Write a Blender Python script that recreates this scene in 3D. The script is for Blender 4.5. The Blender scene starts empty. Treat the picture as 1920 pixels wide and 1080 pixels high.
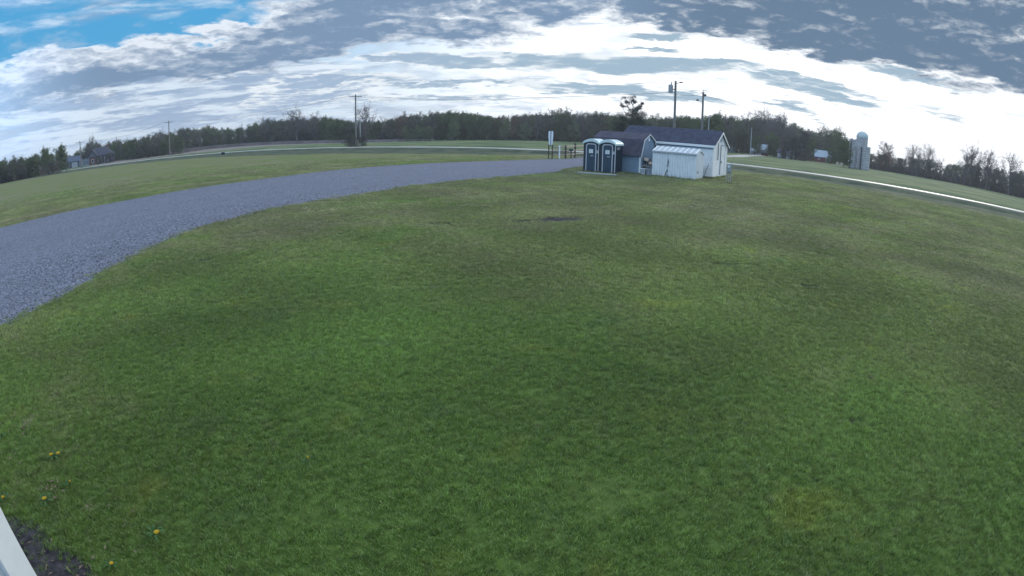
import bpy, bmesh, math, random
import numpy as np
from mathutils import Vector, Matrix, noise as mnoise
R = math.radians
scene = bpy.context.scene
col = scene.collection
rng = random.Random(7)
nrg = np.random.default_rng(11)

# ------------------------------------------------------------------ camera: wide security lens, equidistant barrel
EYE = 2.7
cd = bpy.data.cameras.new('camera')
cd.type = 'PANO'
cd.panorama_type = 'FISHEYE_LENS_POLYNOMIAL'
cd.sensor_fit = 'HORIZONTAL'
cd.sensor_width = 36.0
cd.fisheye_fov = R(180)
cd.fisheye_polynomial_k0 = 0.0
cd.fisheye_polynomial_k1 = -1.0 / (1010 * 36.0 / 1920)
cd.fisheye_polynomial_k2 = 0.0
cd.fisheye_polynomial_k3 = 0.0
cd.fisheye_polynomial_k4 = 0.0
cd.clip_start = 0.05
cd.clip_end = 12000
cam = bpy.data.objects.new('camera', cd)
col.objects.link(cam)
PITCH, ROLL = 16.8, 0.8
cam.matrix_world = Matrix.Translation((0, 0, EYE)) @ Matrix.Rotation(R(90 - PITCH), 4, 'X') @ Matrix.Rotation(R(ROLL), 4, 'Z')
scene.camera = cam
scene.view_settings.view_transform = 'Standard'
scene.view_settings.look = 'None'
scene.view_settings.gamma = 1
scene.view_settings.exposure = 0.0
scene.view_settings.use_curve_mapping = False
scene.cycles.max_bounces = 5
scene.cycles.diffuse_bounces = 2
scene.cycles.glossy_bounces = 2
scene.cycles.transparent_max_bounces = 6
scene.cycles.use_adaptive_sampling = True
scene.cycles.adaptive_threshold = 0.02

# ------------------------------------------------------------------ sky
SUN_AZ, SUN_EL = 44.0, 18.0
world = bpy.data.worlds.new('World')
scene.world = world
world.use_nodes = True
world.cycles.sampling_method = 'MANUAL'
world.cycles.sample_map_resolution = 512
NT = world.node_tree
NT.nodes.clear()

class NB:
    """tiny node-graph writer: sockets in, socket out"""
    def __init__(s, nt): s.nt = nt
    def new(s, t, **k):
        n = s.nt.nodes.new(t)
        for a, v in k.items(): setattr(n, a, v)
        return n
    def put(s, sock, v):
        if isinstance(v, bpy.types.NodeSocket): s.nt.links.new(v, sock)
        elif v is not None:
            if hasattr(sock.default_value, '__len__') and not hasattr(v, '__len__'): v = (v,) * 3
            if hasattr(sock.default_value, '__len__') and len(sock.default_value) == 4 and len(v) == 3: v = (*v, 1)
            sock.default_value = v
    def m(s, op, a, b=None, c=None, clamp=False):
        n = s.new('ShaderNodeMath', operation=op, use_clamp=clamp)
        for i, v in enumerate((a, b, c)):
            if v is not None: s.put(n.inputs[i], v)
        return n.outputs[0]
    def v(s, op, a, b=None, c=None):
        n = s.new('ShaderNodeVectorMath', operation=op)
        for i, x in enumerate((a, b, c)):
            if x is not None: s.put(n.inputs[i], x)
        return n.outputs['Value'] if op in ('LENGTH', 'DOT_PRODUCT', 'DISTANCE') else n.outputs[0]
    def scale(s, a, k):
        n = s.new('ShaderNodeVectorMath', operation='SCALE')
        s.put(n.inputs[0], a); s.put(n.inputs['Scale'], k)
        return n.outputs[0]
    def sep(s, a):
        n = s.new('ShaderNodeSeparateXYZ'); s.put(n.inputs[0], a); return n.outputs
    def comb(s, x, y, z=0.0):
        n = s.new('ShaderNodeCombineXYZ')
        for i, q in enumerate((x, y, z)): s.put(n.inputs[i], q)
        return n.outputs[0]
    def ss(s, x, a, b, o0=0.0, o1=1.0, lin=False):
        n = s.new('ShaderNodeMapRange', interpolation_type='LINEAR' if lin else 'SMOOTHSTEP')
        s.put(n.inputs['Value'], x)
        n.inputs['From Min'].default_value = a; n.inputs['From Max'].default_value = b
        n.inputs['To Min'].default_value = o0; n.inputs['To Max'].default_value = o1
        return n.outputs[0]
    def mix(s, f, a, b, mode='MIX'):
        n = s.new('ShaderNodeMix', data_type='RGBA', blend_type=mode)
        s.put(n.inputs[0], f); s.put(n.inputs[6], a); s.put(n.inputs[7], b)
        return n.outputs[2]
    def mixf(s, f, a, b):
        n = s.new('ShaderNodeMix', data_type='FLOAT')
        s.put(n.inputs[0], f); s.put(n.inputs[2], a); s.put(n.inputs[3], b)
        return n.outputs[0]
    def noise(s, vec, scale, detail=4, rough=0.5, dist=0.0, color=False, lac=2.0):
        n = s.new('ShaderNodeTexNoise')
        s.put(n.inputs['Vector'], vec)
        n.inputs['Scale'].default_value = scale; n.inputs['Detail'].default_value = detail
        n.inputs['Roughness'].default_value = rough; n.inputs['Distortion'].default_value = dist
        n.inputs['Lacunarity'].default_value = lac
        return n.outputs['Color'] if color else n.outputs[0]
    def mapping(s, vec, loc=(0, 0, 0), rot=(0, 0, 0), scale=(1, 1, 1), typ='POINT'):
        n = s.new('ShaderNodeMapping', vector_type=typ)
        s.put(n.inputs[0], vec)
        if typ != 'VECTOR' : n.inputs[1].default_value = loc
        n.inputs[2].default_value = rot; n.inputs[3].default_value = scale
        return n.outputs[0]

def build_sky():
    b = NB(NT)
    d = b.v('NORMALIZE', b.new('ShaderNodeTexCoord').outputs['Generated'])
    x, y, z = b.sep(d)
    az = b.m('MULTIPLY', b.m('ARCTAN2', x, y), 180 / math.pi)
    el = b.m('MULTIPLY', b.m('ARCSINE', z), 180 / math.pi)
    zc = b.m('ADD', b.m('MAXIMUM', z, 0.0), 0.075)
    plane = b.comb(b.m('DIVIDE', x, zc), b.m('DIVIDE', y, zc), 0)
    # a toned low layer keeps its streaks long: bearing against height
    ribbon = b.comb(b.m('MULTIPLY', az, 0.048), b.m('MULTIPLY', el, 0.33), 0.0)
    n_lo = b.noise(plane, 0.55, 4, 0.5)
    w1 = b.noise(b.v('ADD', plane, (3, 7, 1)), 0.9, 5, 0.55, color=True)
    w2 = b.noise(b.v('ADD', plane, (13, 2, 5)), 3.6, 6, 0.6, color=True)
    warp = b.v('ADD', b.v('MULTIPLY', b.v('SUBTRACT', w1, (.5, .5, .5)), (16, 5.0, 0)),
               b.v('MULTIPLY', b.v('SUBTRACT', w2, (.5, .5, .5)), (5.0, 3.2, 0)))
    P0 = b.comb(az, el, 0.0)
    P = b.v('ADD', P0, warp)
    Psoft = b.v('ADD', P0, b.scale(warp, 0.6))
    def blobs(lst, PP):
        acc = None
        for (ca, ce, ra, re, rot, amp) in lst:
            q = b.mapping(PP, loc=(ca, ce, 0), rot=(0, 0, R(rot)), scale=(ra, re, 1), typ='TEXTURE')
            g = b.ss(b.v('LENGTH', q), 1.35, 0.35, 0.0, amp)
            acc = g if acc is None else b.m('MAXIMUM', acc, g)
        return acc
    det = b.noise(plane, 4.0, 8, 0.60)
    detL = b.noise(b.v('ADD', plane, (0.04, 0.08, 0)), 4.0, 8, 0.60)
    mid = b.noise(plane, 1.6, 6, 0.58)
    midL = b.noise(b.v('ADD', plane, (0.11, 0.22, 0)), 1.6, 6, 0.58)
    rib = b.noise(b.v('ADD', ribbon, b.v('MULTIPLY', w2, (.3, .5, 0))), 1.35, 6, 0.58)
    # hand placed big banks (bearing, height, half width, half height, tilt, strength)
    BIG = [(-44, 8.1, 15, 2.5, 2, 1.15), (-33, 8.3, 9, 2.2, 0, 1.05), (-57, 7.3, 10, 2.8, 0, 1.1), (-70, 9, 12, 4, 0, 1),
           (-15, 12.4, 12, 3.3, 0, 1.1), (-7, 11.6, 11, 2.6, -3, 1.1), (-24, 9.6, 10, 2.3, 0, 1.05), (-8, 16, 19, 3.6, 0, 1.1),
           (-30, 11.3, 6, 1.1, 0, .85), (3, 13.6, 9, 2.2, 8, 1.0),
           (24, 14.8, 18, 4.2, -3, 1.2), (33, 13.2, 16, 4.2, -6, 1.15), (43, 12.8, 13, 4.3, -6, 1.2), (54, 11.4, 9, 3.6, -8, 1.1),
           (17, 18, 24, 5, 0, 1.1), (48, 18, 26, 5, 0, 1.1), (72, 12, 14, 5, 0, 1.0)]
    STREAK = [(12, 7.4, 13, 1.15, 0, 1), (3, 8.0, 7, 0.8, 2, .85), (22, 8.0, 6, 0.45, -2, .8), (15, 10.7, 4.5, 0.45, 0, .9), (14, 9.3, 3.2, 0.22, 0, .8),
              (9, 4.5, 9, 0.8, -3, .95), (18, 4.3, 5, 0.6, -2, .75), (32, 6.9, 8, 0.55, -5, .9), (40, 8.6, 9, 0.5, -5, .85),
              (34, 5.5, 5, 0.95, -6, 1), (30, 6.4, 7, 0.6, -5, .85), (29, 4.0, 4, 0.55, -6, .85), (44, 5.0, 4, 0.35, -5, .6), (43, 6.0, 2.5, 0.3, 0, .5),
              (-6, 7.6, 7, 0.7, -3, .8), (-19, 5.5, 9, 0.8, 3, .9), (-7, 5.0, 9, 0.45, 0, .85), (-10, 3.6, 10, 0.4, 0, .7), (2, 3.5, 8, 0.35, 0, .6),
              (-12, 7.8, 4, 0.35, 0, .7), (-22, 3.9, 9, 0.6, 2, .75)]
    big = blobs(BIG, P)
    bigU = blobs(BIG, b.v('ADD', P, (0.6, 1.5, 0)))
    crown = b.m('SUBTRACT', big, bigU)
    bil0 = b.noise(b.v('ADD', b.v('MULTIPLY', P0, (.17, .38, 0)), b.scale(w2, .5)), 1.0, 8, .64)
    bigc = b.m('ADD', b.m('ADD', b.m('ADD', big, b.m('MULTIPLY', b.m('SUBTRACT', bil0, .5), .9)), b.m('MULTIPLY', b.m('SUBTRACT', det, 0.5), 0.35)), b.m('MULTIPLY', b.m('SUBTRACT', mid, 0.5), 0.35))
    mbig = b.ss(bigc, 0.20, 0.56)
    st = blobs(STREAK, Psoft)
    stc = b.m('ADD', b.m('ADD', st, b.m('MULTIPLY', b.m('SUBTRACT', det, 0.5), 0.5)), b.m('MULTIPLY', b.m('SUBTRACT', rib, 0.5), 1.3))
    mst = b.ss(stc, 0.20, 0.52)
    # loose field of cloud everywhere else
    sd = (math.sin(R(SUN_AZ)) * math.cos(R(9)), math.cos(R(SUN_AZ)) * math.cos(R(9)), math.sin(R(9)))
    dot = b.v('DOT_PRODUCT', d, sd)
    g = b.ss(dot, 0.30, 0.86)
    left = b.ss(az, 2.0, -30.0)
    cover = b.m('ADD', b.m('MULTIPLY', b.ss(el, 9.5, 6.5), b.m('ADD', 0.03, b.m('MULTIPLY', left, 0.15))), b.ss(el, 17, 24, 0, 0.14))
    cover = b.m('ADD', cover, b.m('MULTIPLY', b.m('MULTIPLY', b.ss(el, 14, 11), b.ss(el, 6, 9)), b.m('MULTIPLY', left, -0.14)))
    cover = b.m('SUBTRACT', cover, b.m('MULTIPLY', b.ss(az, 10, 26), b.ss(el, 18, 12, 0.0, 0.10)))
    fld = b.m('ADD', b.m('ADD', b.m('MULTIPLY', rib, 0.62), b.m('MULTIPLY', mid, 0.38)), cover)
    mfl = b.ss(fld, 0.46, 0.64)
    # clear sky behind it: the physical sky, deepened, paling to white where the sun glows through
    nis = b.new('ShaderNodeTexSky', sky_type='NISHITA', sun_disc=False, sun_elevation=R(SUN_EL), sun_rotation=R(SUN_AZ),
                altitude=250, air_density=1.0, dust_density=0.6, ozone_density=2.0)
    blue = b.mix(1.0, nis.outputs[0], (0.030, 0.052, 0.066), 'MULTIPLY')
    blue = b.mix(0.75, blue, b.mix(b.ss(el, 12, 45), (0.10, 0.47, 0.86), (0.18, 0.48, 0.98)))
    pale = b.mix(b.ss(el, 11.5, 3.5), blue, b.mix(b.ss(dot, -0.10, -0.55), (0.52, 0.72, 0.88), (0.42, 0.80, 1.30)))
    up = b.ss(el, 60, 22)
    glow = b.mix(b.m('MULTIPLY', g, up), pale, (1.25, 1.28, 1.32))
    # cloud tones
    relief = b.m('MULTIPLY', b.m('ADD', b.m('SUBTRACT', mid, midL), b.m('SUBTRACT', det, detL)), 1.7)
    thick = b.ss(b.m('ADD', bigc, b.m('MULTIPLY', b.m('SUBTRACT', b.noise(b.v('ADD', plane, (21, 4, 2)), 0.8, 4, .5), .5), .9)), 0.38, 1.0)
    bil = b.noise(b.v('ADD', b.v('MULTIPLY', P0, (.13, .31, 0)), b.scale(w2, .55)), 1.0, 7, .62)
    bilL = b.noise(b.v('ADD', b.v('ADD', b.v('MULTIPLY', P0, (.13, .31, 0)), b.scale(w2, .55)), (.03, .15, 0)), 1.0, 7, .62)
    tbase = b.m('ADD', b.m('ADD', b.m('SUBTRACT', 1.0, thick), b.m('MULTIPLY', relief, .55)), b.m('MULTIPLY', b.m('SUBTRACT', bil, bilL), 3.8))
    tbase = b.m('ADD', tbase, b.m('MULTIPLY', crown, 0.85))
    n_t = b.ss(b.m('ADD', tbase, b.m('MULTIPLY', b.m('SUBTRACT', n_lo, .5), .7)), -0.05, 1.0, lin=True)
    dark = b.mix(b.ss(az, 5, 22), (0.20, 0.305, 0.46), (0.135, 0.215, 0.325))
    edge = b.mix(g, (0.80, 0.87, 0.96), (1.15, 1.18, 1.2))
    mc = b.mix(b.m('POWER', b.m('MAXIMUM', n_t, 0.0), 1.5), dark, edge)
    # banks facing the sun, behind the camera, are lit from the front
    over = b.ss(el, 20, 45)
    back = b.ss(dot, 0.10, -0.40)
    lit = b.mix(over, (0.78, 1.20, 1.78), (1.10, 1.28, 1.50))
    both = b.m('MAXIMUM', back, over)
    mc = b.mix(b.m('MULTIPLY', both, 0.8), mc, lit)
    stt = b.ss(b.m('ADD', b.ss(stc, 0.28, 0.95), b.m('MULTIPLY', relief, -0.9)), 0.0, 1.0)
    sc_ = b.mix(stt, (0.90, 0.96, 1.0), b.mix(g, (0.38, 0.50, 0.68), (0.36, 0.50, 0.62)))
    rib2 = b.noise(b.v('ADD', b.v('MULTIPLY', ribbon, (1.9, 2.6, 0)), b.scale(w2, .28)), 1.35, 6, .56)
    ft = b.ss(b.m('ADD', rib2, b.m('MULTIPLY', relief, -.12)), 0.42, 0.585)
    fc = b.mix(ft, b.mix(g, (0.74, 0.84, 0.95), (1.25, 1.28, 1.3)), b.mix(g, (0.33, 0.44, 0.62), (0.55, 0.66, 0.78)))
    fc = b.mix(b.m('MULTIPLY', both, 0.9), fc, lit)
    c = b.mix(b.m('MULTIPLY', mfl, 0.92), glow, fc)
    pf = b.noise(b.v('ADD', b.v('MULTIPLY', P0, (.13, .38, 0)), b.scale(w2, .35)), 1.0, 7, .58)
    c = b.mix(b.m('MULTIPLY', b.ss(pf, .52, .68, 0, .55), b.ss(az, 34, 10, .25, 1.0)), c, (0.50, 0.62, 0.76))
    c = b.mix(mst, c, sc_)
    c = b.mix(mbig, c, mc)
    # horizon murk
    c = b.mix(b.ss(el, 3.2, 0.0, 0.0, 0.5), c, b.mix(g, (0.66, 0.78, 0.90), (1.3, 1.32, 1.34)))
    c = b.mix(b.ss(el, 0.0, -1.5), c, (0.10, 0.13, 0.12))
    bg = b.new('ShaderNodeBackground')
    b.put(bg.inputs[0], c); bg.inputs[1].default_value = 1.0
    out = b.new('ShaderNodeOutputWorld')
    NT.links.new(bg.outputs[0], out.inputs[0])
build_sky()

sl = bpy.data.lights.new('sun', 'SUN')
sl.energy = 1.7; sl.angle = R(18); sl.color = (1.0, 0.92, 0.78)
sun = bpy.data.objects.new('sun', sl); col.objects.link(sun)
sun.location = (40, 40, 60)
sun.rotation_euler = Vector((math.sin(R(SUN_AZ)) * math.cos(R(SUN_EL)), math.cos(R(SUN_AZ)) * math.cos(R(SUN_EL)), math.sin(R(SUN_EL)))).to_track_quat('Z', 'Y').to_euler()

# ------------------------------------------------------------------ helpers
def tag(o, label=None, cat=None, group=None, kind=None):
    for k, v in (('label', label), ('category', cat), ('group', group), ('kind', kind)):
        if v: o[k] = v
    return o

def thing(name, label, cat, loc, rotz=0.0, group=None):
    o = bpy.data.objects.new(name, None)
    o.empty_display_size = 0.3
    col.objects.link(o)
    o.location = loc
    o.rotation_euler = (0, 0, rotz)
    return tag(o, label, cat, group)

class MB:
    """collects faces and links them as one mesh object"""
    def __init__(s): s.v = []; s.f = []; s.mi = []; s.cur = 0
    def add(s, vs, fs):
        k = len(s.v); s.v += [tuple(q) for q in vs]
        s.f += [tuple(i + k for i in f) for f in fs]; s.mi += [s.cur] * len(fs)
        return s
    def box(s, x0, x1, y0, y1, z0, z1, bev=0.0):
        if bev > 0:
            b = min(bev, (x1 - x0) * .4, (y1 - y0) * .4, (z1 - z0) * .4)
            vs = []
            for z, i in ((z0, b), (z0 + b, 0), (z1 - b, 0), (z1, b)):
                xa, xb, ya, yb = x0 + i, x1 - i, y0 + i, y1 - i
                c = b * .7 if i == 0 else b * .5
                vs += [(xa + c, ya, z), (xb - c, ya, z), (xb, ya + c, z), (xb, yb - c, z), (xb - c, yb, z), (xa + c, yb, z), (xa, yb - c, z), (xa, ya + c, z)]
            fs = [tuple(range(7, -1, -1)), tuple(range(24, 32))]
            for r in range(3):
                for i in range(8):
                    j = (i + 1) % 8
                    fs.append((r * 8 + i, r * 8 + j, r * 8 + 8 + j, r * 8 + 8 + i))
            return s.add(vs, fs)
        return s.add([(x0, y0, z0), (x1, y0, z0), (x1, y1, z0), (x0, y1, z0), (x0, y0, z1), (x1, y0, z1), (x1, y1, z1), (x0, y1, z1)],
                     [(3, 2, 1, 0), (4, 5, 6, 7), (0, 1, 5, 4), (1, 2, 6, 5), (2, 3, 7, 6), (3, 0, 4, 7)])
    def tube(s, p0, p1, r0, r1=None, n=6, cap=True):
        r1 = r0 if r1 is None else r1
        p0 = Vector(p0); p1 = Vector(p1); d = (p1 - p0).normalized()
        a = d.orthogonal().normalized(); b = d.cross(a)
        vs = []
        for p, r in ((p0, r0), (p1, r1)):
            for i in range(n):
                t = 2 * math.pi * i / n
                vs.append(p + (a * math.cos(t) + b * math.sin(t)) * r)
        fs = [(i, (i + 1) % n, n + (i + 1) % n, n + i) for i in range(n)]
        if cap: fs += [tuple(range(n - 1, -1, -1)), tuple(range(n, 2 * n))]
        return s.add(vs, fs)
    def prism(s, poly, axis, a0, a1):
        """extrude a 2-D outline along an axis ('x': poly is (y,z), 'y': poly is (x,z), 'z': poly is (x,y))"""
        n = len(poly)
        def P(u, v, a): return {'x': (a, u, v), 'y': (u, a, v), 'z': (u, v, a)}[axis]
        vs = [P(u, v, a0) for u, v in poly] + [P(u, v, a1) for u, v in poly]
        fs = [tuple(range(n - 1, -1, -1)), tuple(range(n, 2 * n))] + [(i, (i + 1) % n, n + (i + 1) % n, n + i) for i in range(n)]
        return s.add(vs, fs)
    def lathe(s, prof, n=20, c=(0, 0)):
        k = len(s.v); vs = []; fs = []
        for r, z in prof:
            for i in range(n):
                t = 2 * math.pi * i / n
                vs.append((c[0] + r * math.cos(t), c[1] + r * math.sin(t), z))
        for j in range(len(prof) - 1):
            for i in range(n):
                i2 = (i + 1) % n
                fs.append((j * n + i, j * n + i2, j * n + n + i2, j * n + n + i))
        return s.add(vs, fs)
    def mesh(s, name, mats):
        me = bpy.data.meshes.new(name)
        me.from_pydata(s.v, [], s.f)
        for m in (mats if isinstance(mats, (list, tuple)) else [mats]): me.materials.append(m)
        if any(s.mi): me.polygons.foreach_set('material_index', s.mi)
        bm = bmesh.new(); bm.from_mesh(me); bmesh.ops.recalc_face_normals(bm, faces=bm.faces); bm.to_mesh(me); bm.free()
        return me
    def build(s, name, mats, parent=None, smooth=False, kind=None, label=None, loc=None):
        me = s.mesh(name, mats)
        if smooth:
            me.polygons.foreach_set('use_smooth', [True] * len(me.polygons))
        o = bpy.data.objects.new(name, me)
        col.objects.link(o)
        if parent is not None: o.parent = parent
        if loc is not None: o.location = loc
        if kind: o['kind'] = kind
        if label: o['label'] = label
        return o

def mat(name, base, rough=0.8, var=0.25, scale=3.0, spec=0.3, bump=0.0, bscale=20.0, tint=None, metal=0.0, streak=None):
    m = bpy.data.materials.new(name)
    m.use_nodes = True
    nt = m.node_tree
    b = NB(nt)
    p = nt.nodes['Principled BSDF']
    co = b.new('ShaderNodeTexCoord').outputs['Object']
    n = b.noise(co, scale, 5, 0.6)
    n2 = b.noise(b.v('ADD', co, (5, 3, 8)), scale * 4.3, 4, 0.6)
    f = b.m('ADD', b.m('MULTIPLY', b.ss(n, .3, .7), .65), b.m('MULTIPLY', b.ss(n2, .3, .7), .35))
    lo = tuple(c * (1 - var) for c in base); hi = tuple(min(1, c * (1 + var * .8)) for c in base)
    c = b.mix(f, lo, hi)
    if tint: c = b.mix(b.ss(b.noise(b.v('ADD', co, (1, 9, 4)), scale * .8, 4, .65), .52, .68, 0, tint[1]), c, tint[0])
    if streak:   # rust or grime that runs down from above or climbs from the foot
        sx, colr, z0, z1, amt = streak
        q = b.noise(b.v('MULTIPLY', co, (sx, sx, 0.7)), 1.0, 4, .6)
        zz = b.sep(co)[2]
        c = b.mix(b.m('MULTIPLY', b.ss(q, .45, .62), b.ss(zz, z1, z0, 0, amt)), c, colr)
    b.put(p.inputs['Base Color'], c)
    b.put(p.inputs['Roughness'], b.m('ADD', rough - .06, b.m('MULTIPLY', n2, .12)))
    p.inputs['Specular IOR Level'].default_value = spec
    p.inputs['Metallic'].default_value = metal
    if bump > 0:
        bn = b.new('ShaderNodeBump'); bn.inputs['Strength'].default_value = 1.0; bn.inputs['Distance'].default_value = bump
        b.put(bn.inputs['Height'], b.noise(co, bscale, 4, .6))
        nt.links.new(bn.outputs[0], p.inputs['Normal'])
    return m

def sstep(x, a, b):
    t = np.clip((np.asarray(x, float) - a) / (b - a), 0, 1)
    return t * t * (3 - 2 * t)

def seg_dist(x, y, pl):
    """distance from points to a polyline"""
    best = np.full(np.shape(x), 1e9)
    for (x0, y0), (x1, y1) in zip(pl[:-1], pl[1:]):
        dx, dy = x1 - x0, y1 - y0
        t = np.clip(((x - x0) * dx + (y - y0) * dy) / (dx * dx + dy * dy), 0, 1)
        best = np.minimum(best, np.hypot(x - x0 - t * dx, y - y0 - t * dy))
    return best

def in_poly(x, y, poly):
    x = np.asarray(x, float); y = np.asarray(y, float)
    r = np.zeros(x.shape, bool)
    n = len(poly)
    for i in range(n):
        x0, y0 = poly[i]; x1, y1 = poly[(i + 1) % n]
        if y0 == y1: continue
        r ^= ((y0 > y) != (y1 > y)) & (x < (x1 - x0) * (y - y0) / (y1 - y0) + x0)
    return r

def smooth_line(pl, step):
    """Catmull-Rom resampling of a polyline"""
    p = [np.array(q, float) for q in pl]
    p = [2 * p[0] - p[1]] + p + [2 * p[-1] - p[-2]]
    out = []
    for i in range(1, len(p) - 2):
        n = max(2, int(np.linalg.norm(p[i + 1] - p[i]) / step))
        for k in range(n):
            t = k / n
            out.append(0.5 * ((2 * p[i]) + (-p[i - 1] + p[i + 1]) * t + (2 * p[i - 1] - 5 * p[i] + 4 * p[i + 1] - p[i + 2]) * t * t + (-p[i - 1] + 3 * p[i] - 3 * p[i + 1] + p[i + 2]) * t ** 3))
    out.append(p[-2])
    return np.array(out)

ROAD = [(-420, 150), (-300, 137), (-210, 128), (-147, 123), (-101, 122), (-75, 118), (-54, 111), (-30, 100.6), (-13.5, 88), (-4.8, 81), (4.7, 74.9), (26.2, 62.2), (38.5, 53.2), (47.8, 45.4), (54.7, 39.9), (90, 12), (150, -36), (260, -120)]
ROADS = [tuple(q) for q in smooth_line(ROAD, 4.0)]

def gz(x, y):
    """height of the ground: level lawn, roadside ditch, then fields that fall away gently"""
    x = np.asarray(x, float); y = np.asarray(y, float)
    r = np.hypot(x, y); az = np.degrees(np.arctan2(x, y))
    s = .0085 * sstep(az, -28, -12) * sstep(az, 150, 110)
    z = -s * np.clip(r - 78, 0, 190)
    d = seg_dist(x, y, ROADS)
    z = z - 0.5 * np.exp(-((d - 6.5) / 2.6) ** 2) * sstep(d, 3.2, 5.5)
    return z

def G(az, d, dz=0.0):
    x = d * math.sin(R(az)); y = d * math.cos(R(az))
    return Vector((x, y, float(gz(x, y)) + dz))

# ------------------------------------------------------------------ lawn colour, shared by soil and blades
def lawn_color(b, pos, k=1.0):
    n1 = b.noise(pos, 0.16, 3, .5)
    n2 = b.noise(b.v('ADD', pos, (40, 11, 0)), 0.75, 5, .62)
    n3 = b.noise(b.v('ADD', pos, (9, 71, 0)), 3.2, 4, .6)
    x, y, z = b.sep(pos)
    r = b.v('LENGTH', pos)
    lush, mid_, brown, straw = (0.190, 0.305, 0.080), (0.262, 0.318, 0.122), (0.310, 0.302, 0.180), (0.420, 0.405, 0.265)
    c0 = None
    lf = b.m('ADD', b.m('ADD', b.ss(r, 4.5, 13, 0, .60), b.m('MULTIPLY', b.m('SUBTRACT', n1, .5), .9)), b.ss(x, -5, 4, -.12, .22))
    c = b.mix(b.ss(b.m('ADD', lf, b.m('MULTIPLY', b.m('SUBTRACT', n2, .5), .8)), -.05, .75), lush, mid_)
    far = b.ss(r, 7, 17)
    bf = b.m('ADD', b.m('MULTIPLY', far, .34), b.m('ADD', b.m('MULTIPLY', b.m('SUBTRACT', n2, .5), .95), b.m('MULTIPLY', b.m('SUBTRACT', n1, .5), 1.0)))
    c = b.mix(b.ss(bf, .08, .55, 0, .85), c, brown)
    c = b.mix(b.ss(b.m('ADD', n3, b.m('MULTIPLY', bf, .25)), .60, .78, 0, .5), c, straw)
    c = b.mix(b.ss(n3, .42, .25, 0, .20), c, tuple(q * .6 for q in lush))
    n4 = b.noise(b.v('ADD', pos, (77, 5, 0)), 0.95, 3, .5)
    c = b.mix(b.ss(n4, .60, .74, 0, .55), c, (0.33, 0.38, 0.09))
    c = b.mix(b.ss(n4, .38, .26, 0, .5), c, (0.17, 0.27, 0.11))
    n5 = b.noise(b.v('ADD', pos, (3, 31, 0)), 7.5, 5, .66)
    n6 = b.noise(b.v('ADD', pos, (63, 1, 0)), 0.42, 4, .6)
    q = b.m('MULTIPLY', b.ss(n5, .36, .60, .84, 1.08), b.ss(n6, .3, .7, .92, 1.06))  # brightness noise: shading of the uneven turf put into the colour
    c = b.mix(1.0, c, b.comb(q, q, q), 'MULTIPLY')
    if k != 1.0: c = b.mix(1.0, c, (k, k, k), 'MULTIPLY')
    return c

def lawn_material():
    m = bpy.data.materials.new('lawn_ground'); m.use_nodes = True
    nt = m.node_tree; b = NB(nt); p = nt.nodes['Principled BSDF']
    pos = b.new('ShaderNodeNewGeometry').outputs['Position']
    def att(n): return b.new('ShaderNodeAttribute', attribute_name=n).outputs['Fac']
    r = b.v('LENGTH', pos)
    c = lawn_color(b, pos)
    sh = b.ss(r, 24, 56, .44, .56)
    c = b.mix(1.0, c, b.comb(sh, sh, sh), 'MULTIPLY')
    # rough verge and ditch: long bluish unmown grass, ditch-slope shade painted into the colour
    v1 = b.noise(b.v('MULTIPLY', pos, (1, 1, 1)), 0.35, 5, .6)
    verge = b.mix(b.ss(v1, .35, .65), (0.050, 0.072, 0.052), (0.105, 0.120, 0.080))
    c = b.mix(att('verge'), c, verge)
    # young crop beyond the road
    v2 = b.noise(b.v('MULTIPLY', pos, (.3, .3, 1)), 0.3, 5, .6)
    crop = b.mix(b.ss(v2, .35, .65), (0.075, 0.115, 0.060), (0.150, 0.185, 0.095))
    c = b.mix(att('crop'), c, crop)
    reed = b.mix(b.ss(b.noise(pos, 0.6, 4, .6), .3, .7), (0.16, 0.14, 0.13), (0.28, 0.25, 0.23))
    c = b.mix(att('dry'), c, reed)
    dn = b.noise(pos, 9.0, 5, .65)
    dirt_and_shade = b.mix(b.ss(dn, .3, .7), (0.022, 0.022, 0.026), (0.075, 0.072, 0.080))
    c = b.mix(att('dirt_and_shade'), c, dirt_and_shade)
    b.put(p.inputs['Base Color'], c)
    p.inputs['Roughness'].default_value = .95; p.inputs['Specular IOR Level'].default_value = .05
    bn = b.new('ShaderNodeBump'); bn.inputs['Distance'].default_value = .06; bn.inputs['Strength'].default_value = .8
    h = b.m('ADD', b.m('MULTIPLY', b.noise(pos, 1.1, 5, .6), 1.2), b.m('MULTIPLY', b.noise(pos, 14, 4, .6), .35))
    b.put(bn.inputs['Height'], h); nt.links.new(bn.outputs[0], p.inputs['Normal'])
    return m

GRAVEL_FAR = [(-52, -14), (-38, 2), (-30, 12.5), (-25.6, 18.1), (-24.3, 21.4), (-22.6, 24.0), (-20.7, 27.0), (-18.7, 30.1), (-16.2, 33.0), (-13.8, 36.9), (-10.7, 40.2), (-7.0, 43.0), (-2.8, 45.6), (1.8, 49.4), (4.4, 52.5), (7.4, 57.5), (9.0, 62), (9.6, 69.0)]
GRAVEL_NEAR = [(-20, -20), (-12, -4), (-9.6, 3), (-9.3, 6.1), (-9.35, 7.2), (-9.3, 7.9), (-9.45, 8.9), (-9.5, 9.9), (-9.7, 11.5), (-9.95, 13.6), (-9.9, 15.8), (-9.3, 18.6), (-7.9, 20.8), (-6.2, 23.5), (-4.3, 26.7), (-1.8, 29.6), (1.0, 32.6), (2.6, 34.9), (3.6, 38.2), (5.2, 41.5), (9.0, 45), (13.0, 50), (15.6, 56), (16.6, 66.0)]
gf = smooth_line(GRAVEL_FAR, 0.25); gn_ = smooth_line(GRAVEL_NEAR, 0.25)
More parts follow.
